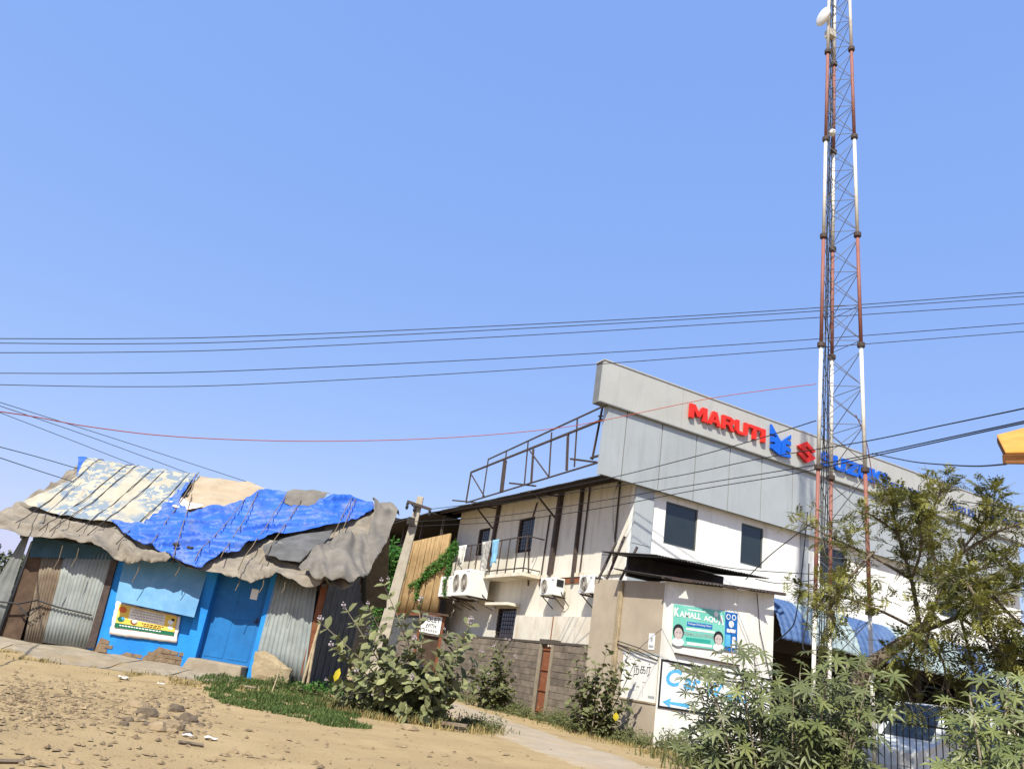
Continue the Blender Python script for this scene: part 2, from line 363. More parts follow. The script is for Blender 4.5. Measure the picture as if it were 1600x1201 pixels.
def put_letters(body, o, xd, ud, w, h, mt, parent, depth, bold=.02, gap=.12, block=True):
    """each letter a mesh of its own; block capitals are cut from polygons"""
    wd = {'M': 1.35, 'I': .34, 'T': .95, 'U': 1.0, 'S': .95, ' ': .5}
    ws = [wd.get(c, 1.) for c in body]; tot = sum(ws)+gap*(len(body)-1); x = 0; o, xd, ud = V(o), V(xd).normalized(), V(ud).normalized(); n = xd.cross(ud)
    for c, q in zip(body, ws):
        if c != ' ':
            p = o+xd*(x/tot*w)
            if block: MB().prism(GLYPH[c], p, xd*(q/tot*w), ud*h, n*depth).build('letter', mt, parent)
            else: put_text('letter', c, p, xd, ud, q/tot*w, h, mt, parent, depth, bold)
        x += q+gap

# ---------------- ground ----------------
SHD = hz(477, 1073, .22)                      # right front corner of the shed
_a = R(116); SDIR = V((-math.sin(_a), -math.cos(_a), 0)); SN = V((-SDIR.y, SDIR.x, 0))
if SN.dot(-SHD) < 0: SN = -SN
def SP(s, off, z): q = SHD+SDIR*s+SN*off; return V((q.x, q.y, z))
def smooth(a, b, x): t = max(0, min(1, (x-a)/(b-a))); return t*t*(3-2*t)
def gz(x, y):
    q = V((x, y, 0))-V((SHD.x, SHD.y, 0)); s_ = q.dot(SDIR); off = q.dot(SN)
    f = smooth(2.3, .2, off)*smooth(-1.4, .2, s_)*smooth(30, 16, s_)*smooth(-16, -9, off)
    z = .17*f
    z += .05*smooth(3.4, 2.4, off)*smooth(6, 4.2, off)*smooth(-1, 1, s_)*smooth(9, 6, s_)*(1+fbm(V((x*1.2, y*1.2, 0))))
    if math.hypot(x, y) < 60:
        z += .02*fbm(V((x*.8, y*.8, 3)))+.012*fbm(V((x*3, y*3, 5)))
    return z
def axis(lo, hi, st, far):
    a = [lo]
    while a[-1] < hi: a.append(a[-1]+st)
    d = st; b = a[-1]; c = a[0]; pre = []
    while b < far: d *= 1.35; b += d; a.append(b)
    d = st
    while c > -far: d *= 1.35; c -= d; pre.append(c)
    return pre[::-1]+a
gx = axis(-7, 24, .14, 900); gy = axis(3, 27, .14, 900)
nx = len(gx)
gv = [(x, y, gz(x, y)) for y in gy for x in gx]
gf = [(j*nx+i, j*nx+i+1, (j+1)*nx+i+1, (j+1)*nx+i) for j in range(len(gy)-1) for i in range(nx-1)]
tag(link('ground', rawmesh('ground', gv, gf, 'sand', True)), 'sandy tan open ground strewn with pebbles', kind='structure')
# lane
lc = [hz(1180, 1265), hz(1010, 1212), hz(900, 1175), hz(815, 1146), hz(752, 1122), V((9.3, 23, 0)), V((10.0, 30, 0)), V((10.5, 45, 0))]
def spline(pts, n):
    out = []
    for i in range(len(pts)-1):
        p0 = pts[max(i-1, 0)]; p1 = pts[i]; p2 = pts[i+1]; p3 = pts[min(i+2, len(pts)-1)]
        for j in range(n):
            t = j/n; out.append(.5*((2*p1)+(p2-p0)*t+(2*p0-5*p1+4*p2-p3)*t*t+(3*p1-p0-3*p2+p3)*t**3))
    return out+[pts[-1]]
lp = spline(lc, 16); vs = []; fs = []; NL = 16
for i, p in enumerate(lp):
    d = (lp[min(i+1, len(lp)-1)]-lp[max(i-1, 0)]).normalized(); sdv = V((d.y, -d.x, 0))
    wl = 1.25+.3*fbm(V((i*.4, 0, 0))); wr = 1.25+.3*fbm(V((i*.4, 9, 0)))
    for k in range(NL+1):
        t = k/NL; q = p+sdv*(-wl*(1-t)+wr*t); vs.append((q.x, q.y, gz(q.x, q.y)+.012-.03*abs(t*2-1)**6))
for i in range(len(lp)-1):
    for k in range(NL): b = i*(NL+1)+k; fs.append((b, b+1, b+NL+2, b+NL+1))
lane = tag(link('path', rawmesh('path', vs, fs, 'lane', True)), 'worn greyish dirt lane leading past the block wall', kind='structure')
at = lane.data.attributes.new('edge', 'FLOAT', 'POINT')
for i in range(len(vs)): at.data[i].value = abs((i % (NL+1))/NL*2-1)**2
t = MATS['lane'].node_tree; N_ = t.nodes; L_ = t.links
p = [n for n in N_ if n.type == 'BSDF_PRINCIPLED'][0]; src = p.inputs['Base Color'].links[0].from_socket; ge = [n for n in N_ if n.type == 'NEW_GEOMETRY'][0]
an = N_.new('ShaderNodeAttribute'); an.attribute_name = 'edge'; nz = N_.new('ShaderNodeTexNoise'); nz.inputs['Scale'].default_value = 2.2; nz.inputs['Detail'].default_value = 6
L_.new(ge.outputs['Position'], nz.inputs['Vector'])
ad = N_.new('ShaderNodeMath'); ad.operation = 'MULTIPLY_ADD'; ad.inputs[1].default_value = 1.1; L_.new(nz.outputs['Fac'], ad.inputs[0]); L_.new(an.outputs['Fac'], ad.inputs[2])
rm = N_.new('ShaderNodeValToRGB'); rm.color_ramp.elements[0].position = .6; rm.color_ramp.elements[1].position = .98
mr = N_.new('ShaderNodeMath'); mr.operation = 'MULTIPLY'; mr.inputs[1].default_value = .6; L_.new(ad.outputs[0], mr.inputs[0]); L_.new(mr.outputs[0], rm.inputs[0])
mx = N_.new('ShaderNodeMix'); mx.data_type = 'RGBA'; mx.inputs[7].default_value = (.33, .245, .13, 1); L_.new(rm.outputs[0], mx.inputs[0]); L_.new(src, mx.inputs[6]); L_.new(mx.outputs[2], p.inputs['Base Color'])
# concrete apron before the shed, in cracked slabs
ap = thing('concrete_apron', None, None, SP(3, .5, .1)); tag(ap, 'cracked concrete apron slabs along the shed front', kind='structure')
def in_poly(p, poly):
    c = False; j = len(poly)-1
    for i in range(len(poly)):
        a, b = poly[i], poly[j]
        if (a.y > p.y) != (b.y > p.y) and p.x < (b.x-a.x)*(p.y-a.y)/(b.y-a.y)+a.x: c = not c
        j = i
    return c
def apron(poly):
    ce = sum((V(p) for p in poly), V((0, 0)))/len(poly)
    pts = []
    for i, p in enumerate(poly):
        q = poly[(i+1) % len(poly)]
        for k in range(5):
            a = V(p).lerp(V(q), k/5); a = ce+(a-ce)*(.985+.02*fbm(V((a.x*2, a.y*2, 1)))); pts.append(a)
    mb = MB(); n = len(pts); bd = [V((p.x, p.y)) for p in pts]; ins = []
    x0, x1 = min(p.x for p in bd), max(p.x for p in bd); y0, y1 = min(p.y for p in bd), max(p.y for p in bd); yy = y0+.1
    while yy < y1:
        xx = x0+.1
        while xx < x1:
            if in_poly(V((xx, yy)), bd): ins.append(V((xx, yy)))
            xx += .2
        yy += .2
    vv, _, ff, *_q = delaunay_2d_cdt(bd+ins, [], [list(range(n))], 1, 1e-4)
    def az_(a): q = SP(a.x, a.y, 0); return V((q.x, q.y, max(.17*smooth(2.3, .2, a.y)+.045, gz(q.x, q.y)+.012)))
    mb.add([az_(a) for a in vv], [tuple(f) for f in ff])
    rim = [az_(a) for a in bd]; mb.add(rim+[V((q.x, q.y, -.1)) for q in rim], [(i, n+i, n+(i+1) % n, (i+1) % n) for i in range(n)])
    mb.build('slab', 'concrete', ap)
apron([(5.55, -.1), (7.6, -.1), (7.6, .7), (6.4, 1.3), (5.5, 1.5)])
apron([(3.45, -.1), (5.53, -.1), (5.48, 1.5), (4.6, 1.85), (3.35, 1.9)])
apron([(2.25, -.1), (3.43, -.1), (3.32, 1.9), (2.2, 1.8)])
apron([(1.05, -.1), (2.23, -.1), (2.18, 1.8), (1.4, 1.5), (1.0, 1.0)])
# ---------------- tarpaulin shed ----------------
shed = thing('tarpaulin_shed', 'low shed of blue plaster and corrugated sheets under tied tarpaulins', 'shed', SP(3.3, -1.5, .2))
def fq(pts, off=0.):     # pixels -> points on the shed front plane
    P = SHD+SN*off; return [hp(px, py, P, SN) for px, py in pts]
def fslab(name, pts, m, off=0., th=.06, par=shed, bevel=0):
    return MB().slab(fq(pts, off), -SN*th).build(name, m, par, bevel=bevel)
def fcorr(name, pts, m, off=0., pitch=.085):
    vs, fs = corrq(fq(pts, off), pitch); return solid(link(name, rawmesh(name, vs, fs, m, True), shed), .003)
# blue plaster wall with recess for the door
wl = MB().box((0, 0, 0), (0, 0, 0)); wl = MB()
wl.hexa([SP(4.68, 0, .1), SP(2.42, 0, .1), SP(2.42, -.2, .1), SP(4.68, -.2, .1), SP(4.72, 0, 2.4), SP(2.42, 0, 2.4), SP(2.42, -.2, 2.4), SP(4.72, -.2, 2.4)])
wl.build('plaster_wall', 'blue_wall', shed)
MB().hexa([SP(2.62, .1, .1), SP(2.36, .1, .1), SP(2.36, -.2, .1), SP(2.62, -.2, .1), SP(2.64, .1, 2.4), SP(2.38, .1, 2.4), SP(2.38, -.2, 2.4), SP(2.64, -.2, 2.4)]).build('pillar', 'blue_wall', shed, bevel=.012)
MB().hexa([SP(1.24, .03, .15), SP(1.08, .03, .15), SP(1.08, -.2, .15), SP(1.24, -.2, .15), SP(1.26, .03, 2.4), SP(1.1, .03, 2.4), SP(1.1, -.2, 2.4), SP(1.26, -.2, 2.4)]).build('door_jamb', 'blue_wall', shed, bevel=.01)
dr = MB().hexa([SP(2.36, -.1, .4), SP(1.24, -.1, .4), SP(1.24, -.14, .4), SP(2.36, -.14, .4), SP(2.38, -.1, 2.4), SP(1.26, -.1, 2.4), SP(1.26, -.14, 2.4), SP(2.38, -.14, 2.4)]).build('door', 'blue_door', shed)
mb = MB().bar(SP(1.36, -.08, 1.28), SP(1.36, -.08, 1.4), .025, .02); mb.bar(SP(1.42, -.085, 1.32), SP(1.28, -.085, 1.32), .018, .015); mb.build('latch', 'steel_dark', dr)
for z0, z1 in ((.5, 1.3), (1.42, 2.25)):   # pressed panels in the sheet door
    for s0, s1 in ((1.34, 1.77), (1.87, 2.28)):
        MB().hexa([SP(s1, -.092, z0), SP(s0, -.092, z0), SP(s0, -.1, z0), SP(s1, -.1, z0), SP(s1, -.092, z1), SP(s0, -.092, z1), SP(s0, -.1, z1), SP(s1, -.1, z1)]).build('door_panel', 'blue_door', dr, bevel=.006)
fslab('notice', [(394, 919), (405, 921), (401, 937), (390, 935)], 'white_print', -.085, .003, dr)
MB().hexa([SP(2.5, .38, .18), SP(1.26, .38, .18), SP(1.26, -.1, .18), SP(2.5, -.1, .18), SP(2.42, .34, .44), SP(1.3, .34, .43), SP(1.3, -.1, .43), SP(2.42, -.1, .44)]).build('step', 'concrete', shed, bevel=.03)
# left: rusty sheet door, strips, beam, corrugated sheets
fslab('sheet_door', [(45, 866), (70, 870), (29, 1007), (-14, 1003)], 'rust_sheet', -.02, .02)
fcorr('corrugated_sheet', [(66, 868), (102, 874), (66, 1006), (36, 1006)], 'rust_corr', .02, .07)
fslab('lintel_board', [(52, 838), (190, 858), (180, 874), (46, 870)], 'teal', .05, .05)
fcorr('corrugated_sheet', [(100, 872), (180, 862), (134, 1013), (66, 1003)], 'zinc', .035)
fslab('post', [(178, 860), (187, 861), (147, 1012), (134, 1012)], 'steel_dark', .05, .08)
fcorr('corrugated_sheet', [(36, 838), (49, 828), (-4, 990), (-52, 985)], 'zinc_shade', .12)
# right: corrugated sheets, rusty post, side boards
fcorr('corrugated_sheet', [(434, 892), (483, 905), (456, 1064), (393, 1052)], 'zinc', .04)
fcorr('corrugated_sheet', [(480, 900), (497, 905), (474, 1074), (453, 1066)], 'zinc', .06)
MB().bar(SP(.12, -.02, .1), SP(.1, -.02, 2.45), .13, .13).build('corner_post', 'rust', shed)
MB().bar(SP(2.38, -.06, 2.43), SP(1.0, -.06, 2.43), .12, .1).build('lintel', 'old_board', shed)
MB().bar(SP(6.9, -.05, 2.36), SP(.0, -.05, 2.42), .08, .1).build('wall_plate', 'old_board', shed)
for k in range(13):
    o0 = -.1-k*.36; zt = 2.35 + min(.62*-o0*.8, (4.4+o0)*.5)
    MB().hexa([SP(.03+.02*(k % 2), o0, .1), SP(.03+.02*(k % 2), o0-.345, .1), SP(.08, o0-.345, .1), SP(.08, o0, .1),
               SP(.03+.02*(k % 2), o0, zt), SP(.03, o0-.345, zt), SP(.08, o0-.345, zt), SP(.08, o0, zt)]).build('board', 'old_board', shed)
MB().hexa([SP(6.7, -4.5, .1), SP(.1, -4.5, .1), SP(.1, -4.6, .1), SP(6.7, -4.6, .1), SP(6.7, -4.5, 2.4), SP(.1, -4.5, 2.4), SP(.1, -4.6, 2.4), SP(6.7, -4.6, 2.4)]).build('back_wall', 'old_board', shed)
# flap shutter tilted outward
P0 = SHD
top = fq([(196, 866), (326, 886)], .06); bot = [a for a in fq([(303, 964), (180, 938)], .3)]
MB().slab([top[0], top[1], bot[0], bot[1]], -SN*.02).build('flap_shutter', 'blue_flap', shed)
# bared bricks under the poster
for pl in ([(3.5, .1), (2.6, .1), (2.62, .38), (2.8, .36), (2.85, .5), (3.2, .53), (3.3, .42), (3.46, .3)], [(4.02, .1), (3.58, .1), (3.62, .27), (3.8, .33), (3.95, .26)], [(4.58, .1), (4.05, .1), (4.1, .24), (4.28, .26), (4.3, .5), (4.45, .53), (4.5, .3), (4.58, .24)]):
    MB().prism(pl, SP(0, .002, 0), SDIR, Z1 if False else V((0, 0, 1)), SN*.003).build('bared_patch', 'brick', shed)
bk = {}
for zrow in range(5):
    for i in range(11):
        s_ = 4.5-i*.185-(zrow % 2)*.09; z = .17+zrow*.085
        lim = [2.62, 2.62, 2.75, 2.78, 2.95][zrow]
        keep = (2.66 < s_ < 3.45 and zrow < (4 if s_ < 3.2 else 3)) or (3.6 < s_ < 3.95 and zrow < 2) or (4.1 < s_ < 4.5 and zrow < (4 if s_ > 4.3 else 1))
        if not keep: continue
        L_ = .178*random.uniform(.85, 1); pr = random.uniform(.008, .022)
        MB().hexa([SP(s_, pr, z), SP(s_-L_, pr, z), SP(s_-L_, -.03, z), SP(s_, -.03, z), SP(s_, pr, z+.07), SP(s_-L_, pr, z+.066), SP(s_-L_, -.03, z+.07), SP(s_, -.03, z+.07)]).build('brick', 'brick', shed)
# drain and cable on the wall
MB().tube([SP(6.75, .2, .9), SP(6.3, .16, .92), SP(5.95, .13, 1.05), SP(5.5, .1, .98), SP(4.75, .1, .93)], .018).build('cable', 'cable', shed)
MB().tube([SP(6.3, .16, .9), SP(6.05, .18, .78), SP(5.8, .14, .97), SP(6.0, .17, .7), SP(6.25, .15, .84)], .013).build('cable_loop', 'cable', shed)
# poster banner
po = thing('poster_banner', 'yellow and white printed poster with green strip pasted below the flap shutter', 'poster', SP(3.8, .04, .8))
q = fq([(182, 939), (283, 962), (276, 1004), (171, 991)], .03)
def bil(q, u, v): return (q[0]*(1-u)+q[1]*u)*(1-v)+(q[3]*(1-u)+q[2]*u)*v
def sheet(q, M, N, amp, ex=0):
    vs = []; fs = []; n = (q[1]-q[0]).cross(q[3]-q[0]).normalized()
    if n.dot(SN) < 0: n = -n
    for j in range(N+1):
        for i in range(M+1):
            u, v = i/M, j/N; e = ex*fbm(V((u*9, v*9, 2)))*(1 if i in (0, M) or j in (0, N) else 0)
            vs.append(bil(q, u+e*.4, v+e)+n*(amp*fbm(V((u*3, v*2, 1)))+amp))
    for j in range(N):
        for i in range(M): b = j*(M+1)+i; fs.append((b, b+1, b+M+2, b+M+1))
    return vs, fs
vs, fs = sheet(q, 24, 10, .012, .05); solid(link('paper', rawmesh('paper', vs, fs, 'poster_white', True), po), .002)
pxd = (q[1]-q[0]).normalized(); pud = (q[0]-q[3]).normalized(); pn = SN
def pat(u0, v0, u1, v1, m, off=.032, name='print'):
    qq = [bil(q, u0, v0), bil(q, u1, v0), bil(q, u1, v1), bil(q, u0, v1)]
    return MB().slab([a+pn*off for a in qq], pn*.001).build(name, m, po)
pat(.06, .05, .95, .62, 'yellow_print'); pat(.055, .63, .95, .76, 'green_print'); pat(.24, .08, .78, .46, 'poster_white', .034)
for (u, v, r_, m_) in ((.13, .2, .07, 'orange_print'), (.13, .5, .06, 'green_print'), (.16, .47, .035, 'cyan_print'), (.33, .52, .06, 'brown_under'), (.34, .5, .045, 'white_print'), (.87, .3, .05, 'white_print'), (.88, .48, .045, 'white_print'), (.9, .2, .03, 'black_print')):
    MB().disc(bil(q, u, v)+pn*.036, pxd, pud, r_*1.3, 14, r_*.9).build('print', m_, po)
for v, u0, u1 in ((.12, .3, .74), (.2, .28, .76), (.29, .26, .76), (.38, .34, .68)):
    uu = u0
    while uu < u1:
        l_ = random.uniform(.02, .05); pat(uu, v, min(uu+l_, u1), v+.028, 'grey_print', .037, 'script'); uu += l_+.012
for v, u0, u1, m_ in ((.5, .45, .78, 'black_print'), (.56, .48, .74, 'black_print'), (.665, .13, .75, 'white_print')):
    uu = u0
    while uu < u1:
        l_ = random.uniform(.02, .05); pat(uu, v, min(uu+l_, u1), v+.03, m_, .037, 'script'); uu += l_+.012

# ---------------- tarpaulins ----------------
RE0 = SP(0, .52, 2.28); RR0 = SP(0, -2.4, 4.53)
RT_ = (RR0-RE0); RLEN = RT_.length; RT_ = RT_/RLEN; RN = SDIR.cross(RT_).normalized()
if RN.z < 0: RN = -RN
def roof_st(px, py):
    q = hp(px, py, RE0, RN); return V(((q-RE0).dot(SDIR), (q-RE0).dot(RT_)))
def lump(s_, t):     # shared unevenness of the roof below all cloths
    z = .07*fbm(V((s_*.55, t*.7, 4)), 3)+.035*fbm(V((s_*1.6, t*1.3, 8)), 3)
    z -= .07*math.sin(max(0, min(1, t/RLEN))*math.pi)
    return z
def rp(s_, t, h=0.):
    t0 = t
    p = RE0+SDIR*s_+RT_*t+RN*(lump(s_, t)+h)
    if t < .18:            # rolls over the eave and hangs
        k = .18-t; p += V((0, 0, -.55*k*k-.12*k))-SN*(.35*k*k)
    if t > RLEN-.25: p.z -= .5*(t-RLEN+.25)**2
    if s_ < -.15: p.z -= .35*(s_+.15)**2*1.2
    return p
def tarp(name, label, pix, m, h, amp, ang, freq, seed, step=.09, fray=.03, poly=None, ridge=.03, crump=False):
    poly = poly or [roof_st(*p) for p in pix]
    bd = []
    for i, p in enumerate(poly):
        q = poly[(i+1) % len(poly)]; n = max(1, int((q-p).length/.08))
        for k in range(n):
            a = p.lerp(q, k/n); f = fray*fbm(V((a.x*4, a.y*4, seed)), 4); bd.append(a+V((f, fray*fbm(V((a.x*4, a.y*4, seed+5)), 4))))
    x0 = min(p.x for p in bd); x1 = max(p.x for p in bd); y0 = min(p.y for p in bd); y1 = max(p.y for p in bd)
    pts = list(bd); rr = random.Random(seed); y = y0
    while y < y1:
        x = x0
        while x < x1:
            q = V((x+rr.uniform(-.02, .02), y+rr.uniform(-.02, .02)))
            if in_poly(q, bd): pts.append(q)
            x += step
        y += step
    n = len(bd)
    vv, _, ff, *_r = delaunay_2d_cdt(pts, [], [list(range(n))], 1, 1e-4)
    ca, sa = math.cos(ang), math.sin(ang); out = []
    for p in vv:
        wx = .25*fbm(V((p.x*.8, p.y*.8, seed+1)), 2); wy = .25*fbm(V((p.x*.8, p.y*.8, seed+7)), 2)
        a = (p.x+wx)*ca+(p.y+wy)*sa; b = -(p.x+wx)*sa+(p.y+wy)*ca
        f1 = (1-min(1, abs(noise.noise(V((a*.3, b*freq*.62, seed))))*2.6))**1.6
        f2 = (1-min(1, abs(noise.noise(V((a*.6, b*freq*1.4, seed+3))))*2.6))**1.8
        f3 = (1-min(1, abs(noise.noise(V((b*.5, a*freq*.5, seed+9))))*3))**2
        ev = 1+1.2*max(0, .5-p.y) if crump else 1
        out.append(rp(p.x, p.y, h+ev*(amp*(1+fbm(V((a*.9, b*.9, seed)), 2))+ridge*(.8*f1+.38*f2+.2*f3))))
    me = rawmesh(name, out, [tuple(f) for f in ff], m, True)
    o = tag(link(name, me), label, 'tarpaulin', 'tarpaulins tied over the shed roof'); solid(o, .006); return o
base_poly = [V((7.7, .55)), V((7.6, 1.1)), V((7.45, 2.0)), V((7.5, RLEN+.02)), V((-.75, RLEN+.05)), V((-.7, 1.5)), V((-.55, .1)), V((.3, -.12)), V((1.0, -.05)), V((1.8, -.14)), V((2.6, -.12)), V((3.4, -.1)), V((4.1, -.15)), V((5.0, -.02)), V((5.8, .05)), V((6.4, .02)), V((7.3, .02)), V((7.7, .2))]
T0 = tarp('tarpaulin', 'dusty grey brown tarpaulin covering the whole shed roof to the eave', None, 'tarp_grey', -.1, .02, .3, 3.0, 3, .05, .06, base_poly, .15, True)
T1 = tarp('tarpaulin', 'cream cloth with pale blue flower print on the upper left roof', [(141, 712), (225, 726), (310, 744), (268, 790), (230, 827), (185, 823), (146, 818), (110, 810), (77, 802), (35, 788), (80, 768), (120, 747)], 'tarp_cream', .075, .012, 1.2, 2.4, 11, .05, .012, None, .05)
T2 = tarp('tarpaulin', 'bright blue plastic tarpaulin slung across the middle of the roof', [(310, 746), (285, 770), (250, 803), (225, 827), (173, 823), (200, 842), (233, 861), (262, 872), (290, 883), (316, 888), (333, 880), (383, 860), (433, 842), (486, 833), (540, 822), (583, 803), (583, 780), (553, 782), (516, 781), (482, 799), (443, 792), (448, 778), (416, 774), (366, 793), (333, 800), (296, 806), (278, 795), (290, 772)], 'tarp_blue', .05, .03, -.36, 3.2, 23, .036, .03, None, .16)
T3 = tarp('tarpaulin', 'beige canvas sheet folded along the ridge beside the cream cloth', [(313, 745), (360, 752), (405, 764), (424, 772), (366, 794), (330, 803), (298, 805), (283, 793), (297, 768)], 'tarp_beige', .06, .02, .05, 3.2, 31, .05, .03, None, .09)
T4 = tarp('tarpaulin', 'pale grey sack cloth patch on the ridge between blue folds', [(446, 778), (470, 772), (498, 773), (516, 780), (490, 797), (462, 800), (444, 792)], 'tarp_canvas', .12, .03, .1, 3.5, 37, .05, .03, None, .06)
T5 = tarp('tarpaulin', 'charcoal cloth patch on the lower right roof below the blue tarpaulin', [(411, 858), (445, 843), (484, 836), (520, 832), (505, 855), (468, 884), (436, 880), (413, 872)], 'tarp_dark', .06, .02, -.5, 3, 41, .05, .03, None, .09)
g_poly = [roof_st(*p) for p in [(583, 781), (605, 786), (628, 790)]]+[V((-.85, 1.7)), V((-.8, .8)), V((-.72, .3)), V((-.55, .0)), V((-.2, -.1)), V((.2, -.08))]+[roof_st(*p) for p in [(466, 899), (498, 862), (533, 845), (574, 838), (584, 808)]]
T6 = tarp('tarpaulin', 'heavy grey canvas draped over the right gable end of the shed', None, 'tarp_canvas', .08, .03, 1.25, 2.6, 47, .045, .02, g_poly, .2)
T7 = tarp('tarpaulin', 'strip of blue plastic peeping out at the left ridge end', [(124, 715), (143, 711), (134, 724), (124, 742), (119, 748)], 'tarp_blue', .05, .02, 1.0, 3, 51, .07, .02)
T8 = tarp('rag', 'small crumpled pinkish white rag lying where blue and beige cloths meet', [(262, 793), (280, 780), (292, 790), (318, 799), (290, 804), (272, 800)], 'rag', .17, .03, .3, 4, 61, .06, .03)
T8['category'] = 'rag'
def rope(a, b, par, m='rope', h=.2, r=.011):
    A, B_ = roof_st(*a), roof_st(*b); pts = []
    for k in range(13):
        q = A.lerp(B_, k/12); pts.append(rp(q.x, q.y, h+.02*fbm(V((q.x*3, q.y*3, 1)))))
    MB().tube(pts, r, 5).build('rope', m, par, True)
for a, b in (((166, 716), (25, 826)), ((209, 724), (62, 836)), ((219, 729), (78, 838)), ((264, 736), (137, 845)), ((297, 745), (182, 856)), ((240, 738), (120, 838))): rope(a, b, T1, 'rope_dark', .14)
for a, b in (((312, 746), (236, 862)), ((300, 780), (272, 880)), ((404, 778), (345, 884)), ((445, 785), (373, 896)), ((470, 790), (405, 892)), ((382, 790), (305, 885)), ((551, 784), (520, 842)), ((557, 784), (530, 846))): rope(a, b, T2, 'rope', .22)
for s_, dz in ((5.6, .55), (5.25, .4), (3.9, .5), (3.05, .3), (1.75, .35), (1.25, .3), (.8, .25)):   # loose rope ends hanging at the eave
    a = rp(s_, -.05, .02); MB().tube([a, a+V((.02, .01, -dz*.5)), a+V((-.02, 0, -dz))], .009, 5).build('rope_end', 'rope', T0)
for s_, t in ((3.28, .2), (4.35, 1.05), (2.95, .15)):
    a = rp(s_, t, .2); MB().tube([a+V((-.06, 0, .02)), a+V((0, .02, -.01)), a+V((.06, 0, .02))], [.03, .05, .03], 6).build('knot', 'rope_dark', T2, True)
# back slope of the roof and gable rafters
MB().slab([SP(7.4, -2.45, 4.47), SP(-.6, -2.45, 4.47), SP(-.6, -5.1, 2.3), SP(7.4, -5.1, 2.3)], V((0, 0, -.03))).build('roof', 'tarp_grey', shed)
for s_ in (0.02, 3.3, 6.6):
    MB().bar(SP(s_, .4, 2.24), SP(s_, -2.4, 4.3), .07).build('rafter', 'old_board', shed); MB().bar(SP(s_, -5, 2.3), SP(s_, -2.5, 4.3), .07).build('rafter', 'old_board', shed)
MB().slab([SP(6.62, 0, 2.2), SP(6.62, -2.4, 4.3), SP(6.62, -4.6, 2.4), SP(6.62, -4.6, .1)][:4], SDIR*-.02).build('gable_sheet', 'old_board', shed)
MB().slab([SP(6.62, 0, .1), SP(6.62, 0, 2.2), SP(6.62, -4.6, 2.2), SP(6.62, -4.6, .1)], SDIR*-.05).build('side_wall', 'zinc', shed)
# bamboo poles, stone slab, kerb, stick
for i, (s0, s1, z1, lb) in enumerate(((.02, -.02, 1.5, 'longer pale bamboo pole leaning on the rusty shed corner'), (-.1, .0, 1.25, 'shorter bamboo pole leaning outermost at the shed corner'))):
    tag(MB().tube([SP(s0, .28, gz(*SP(s0, .28, 0).xy)-.02), SP(s1, .1+.02*i, z1)], .028, 8).build('bamboo_pole', 'bamboo'), lb, 'pole', 'bamboo poles at the shed corner')
sl_ = MB(); cr_ = fq([(398, 1018), (412, 1016), (440, 1034), (456, 1046), (449, 1070), (420, 1066), (392, 1058)], .3); pts = []
for i, p in enumerate(cr_):
    for k in range(5):
        q = p.lerp(cr_[(i+1) % 7], k/5); pts.append(q+SDIR*(.035*fbm(q*6))+V((0, 0, .035*fbm(q*6+V((3, 1, 0))))))
n = len(pts); ce = sum(pts, V((0, 0, 0)))/n; md = [ce.lerp(p, .62)+SN*.035 for p in pts]
sl_.add(pts+md+[ce+SN*.04]+[p-SN*.12 for p in pts], [(i, (i+1) % n, n+(i+1) % n, n+i) for i in range(n)]+[(n+i, n+(i+1) % n, 2*n) for i in range(n)]+[(i, 2*n+1+i, 2*n+1+(i+1) % n, (i+1) % n) for i in range(n)]+[tuple(range(3*n, 2*n, -1))])
tag(sl_.build('stone_slab', 'soil_wall'), 'rough sandy stone slab leaning against the right corrugated sheet', 'slab')
kb = hz(440, 1082, .12); kd = (hz(496, 1090, .1)-hz(388, 1073, .15)).normalized()
kn = V((-kd.y, kd.x, 0)); tag(MB().slab([hz(386, 1071, .16), hz(497, 1087, .11), hz(497, 1087, .11)+kn*.28, hz(386, 1071, .16)+kn*.28], V((0, 0, -.2))).build('kerb_slab', 'concrete', bevel=.015), 'flat grey kerb slab lying at the edge of the grass', 'slab')
sb = hz(423, 1084, .08); sD = math.hypot(sb.x, sb.y)
tag(MB().tube([sb-V((0, 0, .06)), atD(433, 1058, sD+.03), atD(439, 1036, sD+.06)], .012, 6).build('stick', 'bamboo'), 'thin bare stick standing upright in the grass', 'stick')
# ---------------- main building ----------------
XS, YF = 14.5, 20.72           # side wall plane, facade plane
YB = 35.6; XR = 35.3
bd = thing('service_building', 'two storey white building with grey clad fascia and sign letters', 'building', (22, 26, 0))
def holed(axis, c0, c1, u0, u1, z0, z1, holes):
    """wall slab between planes c0,c1 with rectangular openings (a0,a1,b0,b1)"""
    us = sorted({u0, u1, *[h[0] for h in holes], *[h[1] for h in holes]}); zs = sorted({z0, z1, *[h[2] for h in holes], *[h[3] for h in holes]})
    mb = MB()
    for j in range(len(zs)-1):
        i = 0
        while i < len(us)-1:
            um = (us[i]+us[i+1])/2; zm = (zs[j]+zs[j+1])/2
            if any(h[0] < um < h[1] and h[2] < zm < h[3] for h in holes): i += 1; continue
            k = i
            while k+1 < len(us)-1:
                un = (us[k+1]+us[k+2])/2
                if any(h[0] < un < h[1] and h[2] < zm < h[3] for h in holes): break
                k += 1
            A, B_ = us[i], us[k+1]
            if axis == 'y': mb.box((A, c0, zs[j]), (B_, c1, zs[j+1]))
            else: mb.box((c0, A, zs[j]), (c1, B_, zs[j+1]))
            i = k+1
    return mb
def rect_y(px, y):    # pixel box (x0,y0,x1,y1) -> x0,x1,z0,z1 on plane y
    a = hy(px[0], px[1], y); b = hy(px[2], px[3], y); c = hy(px[0], px[3], y) if False else None
    return (a.x, b.x, b.z, a.z)
wins = []
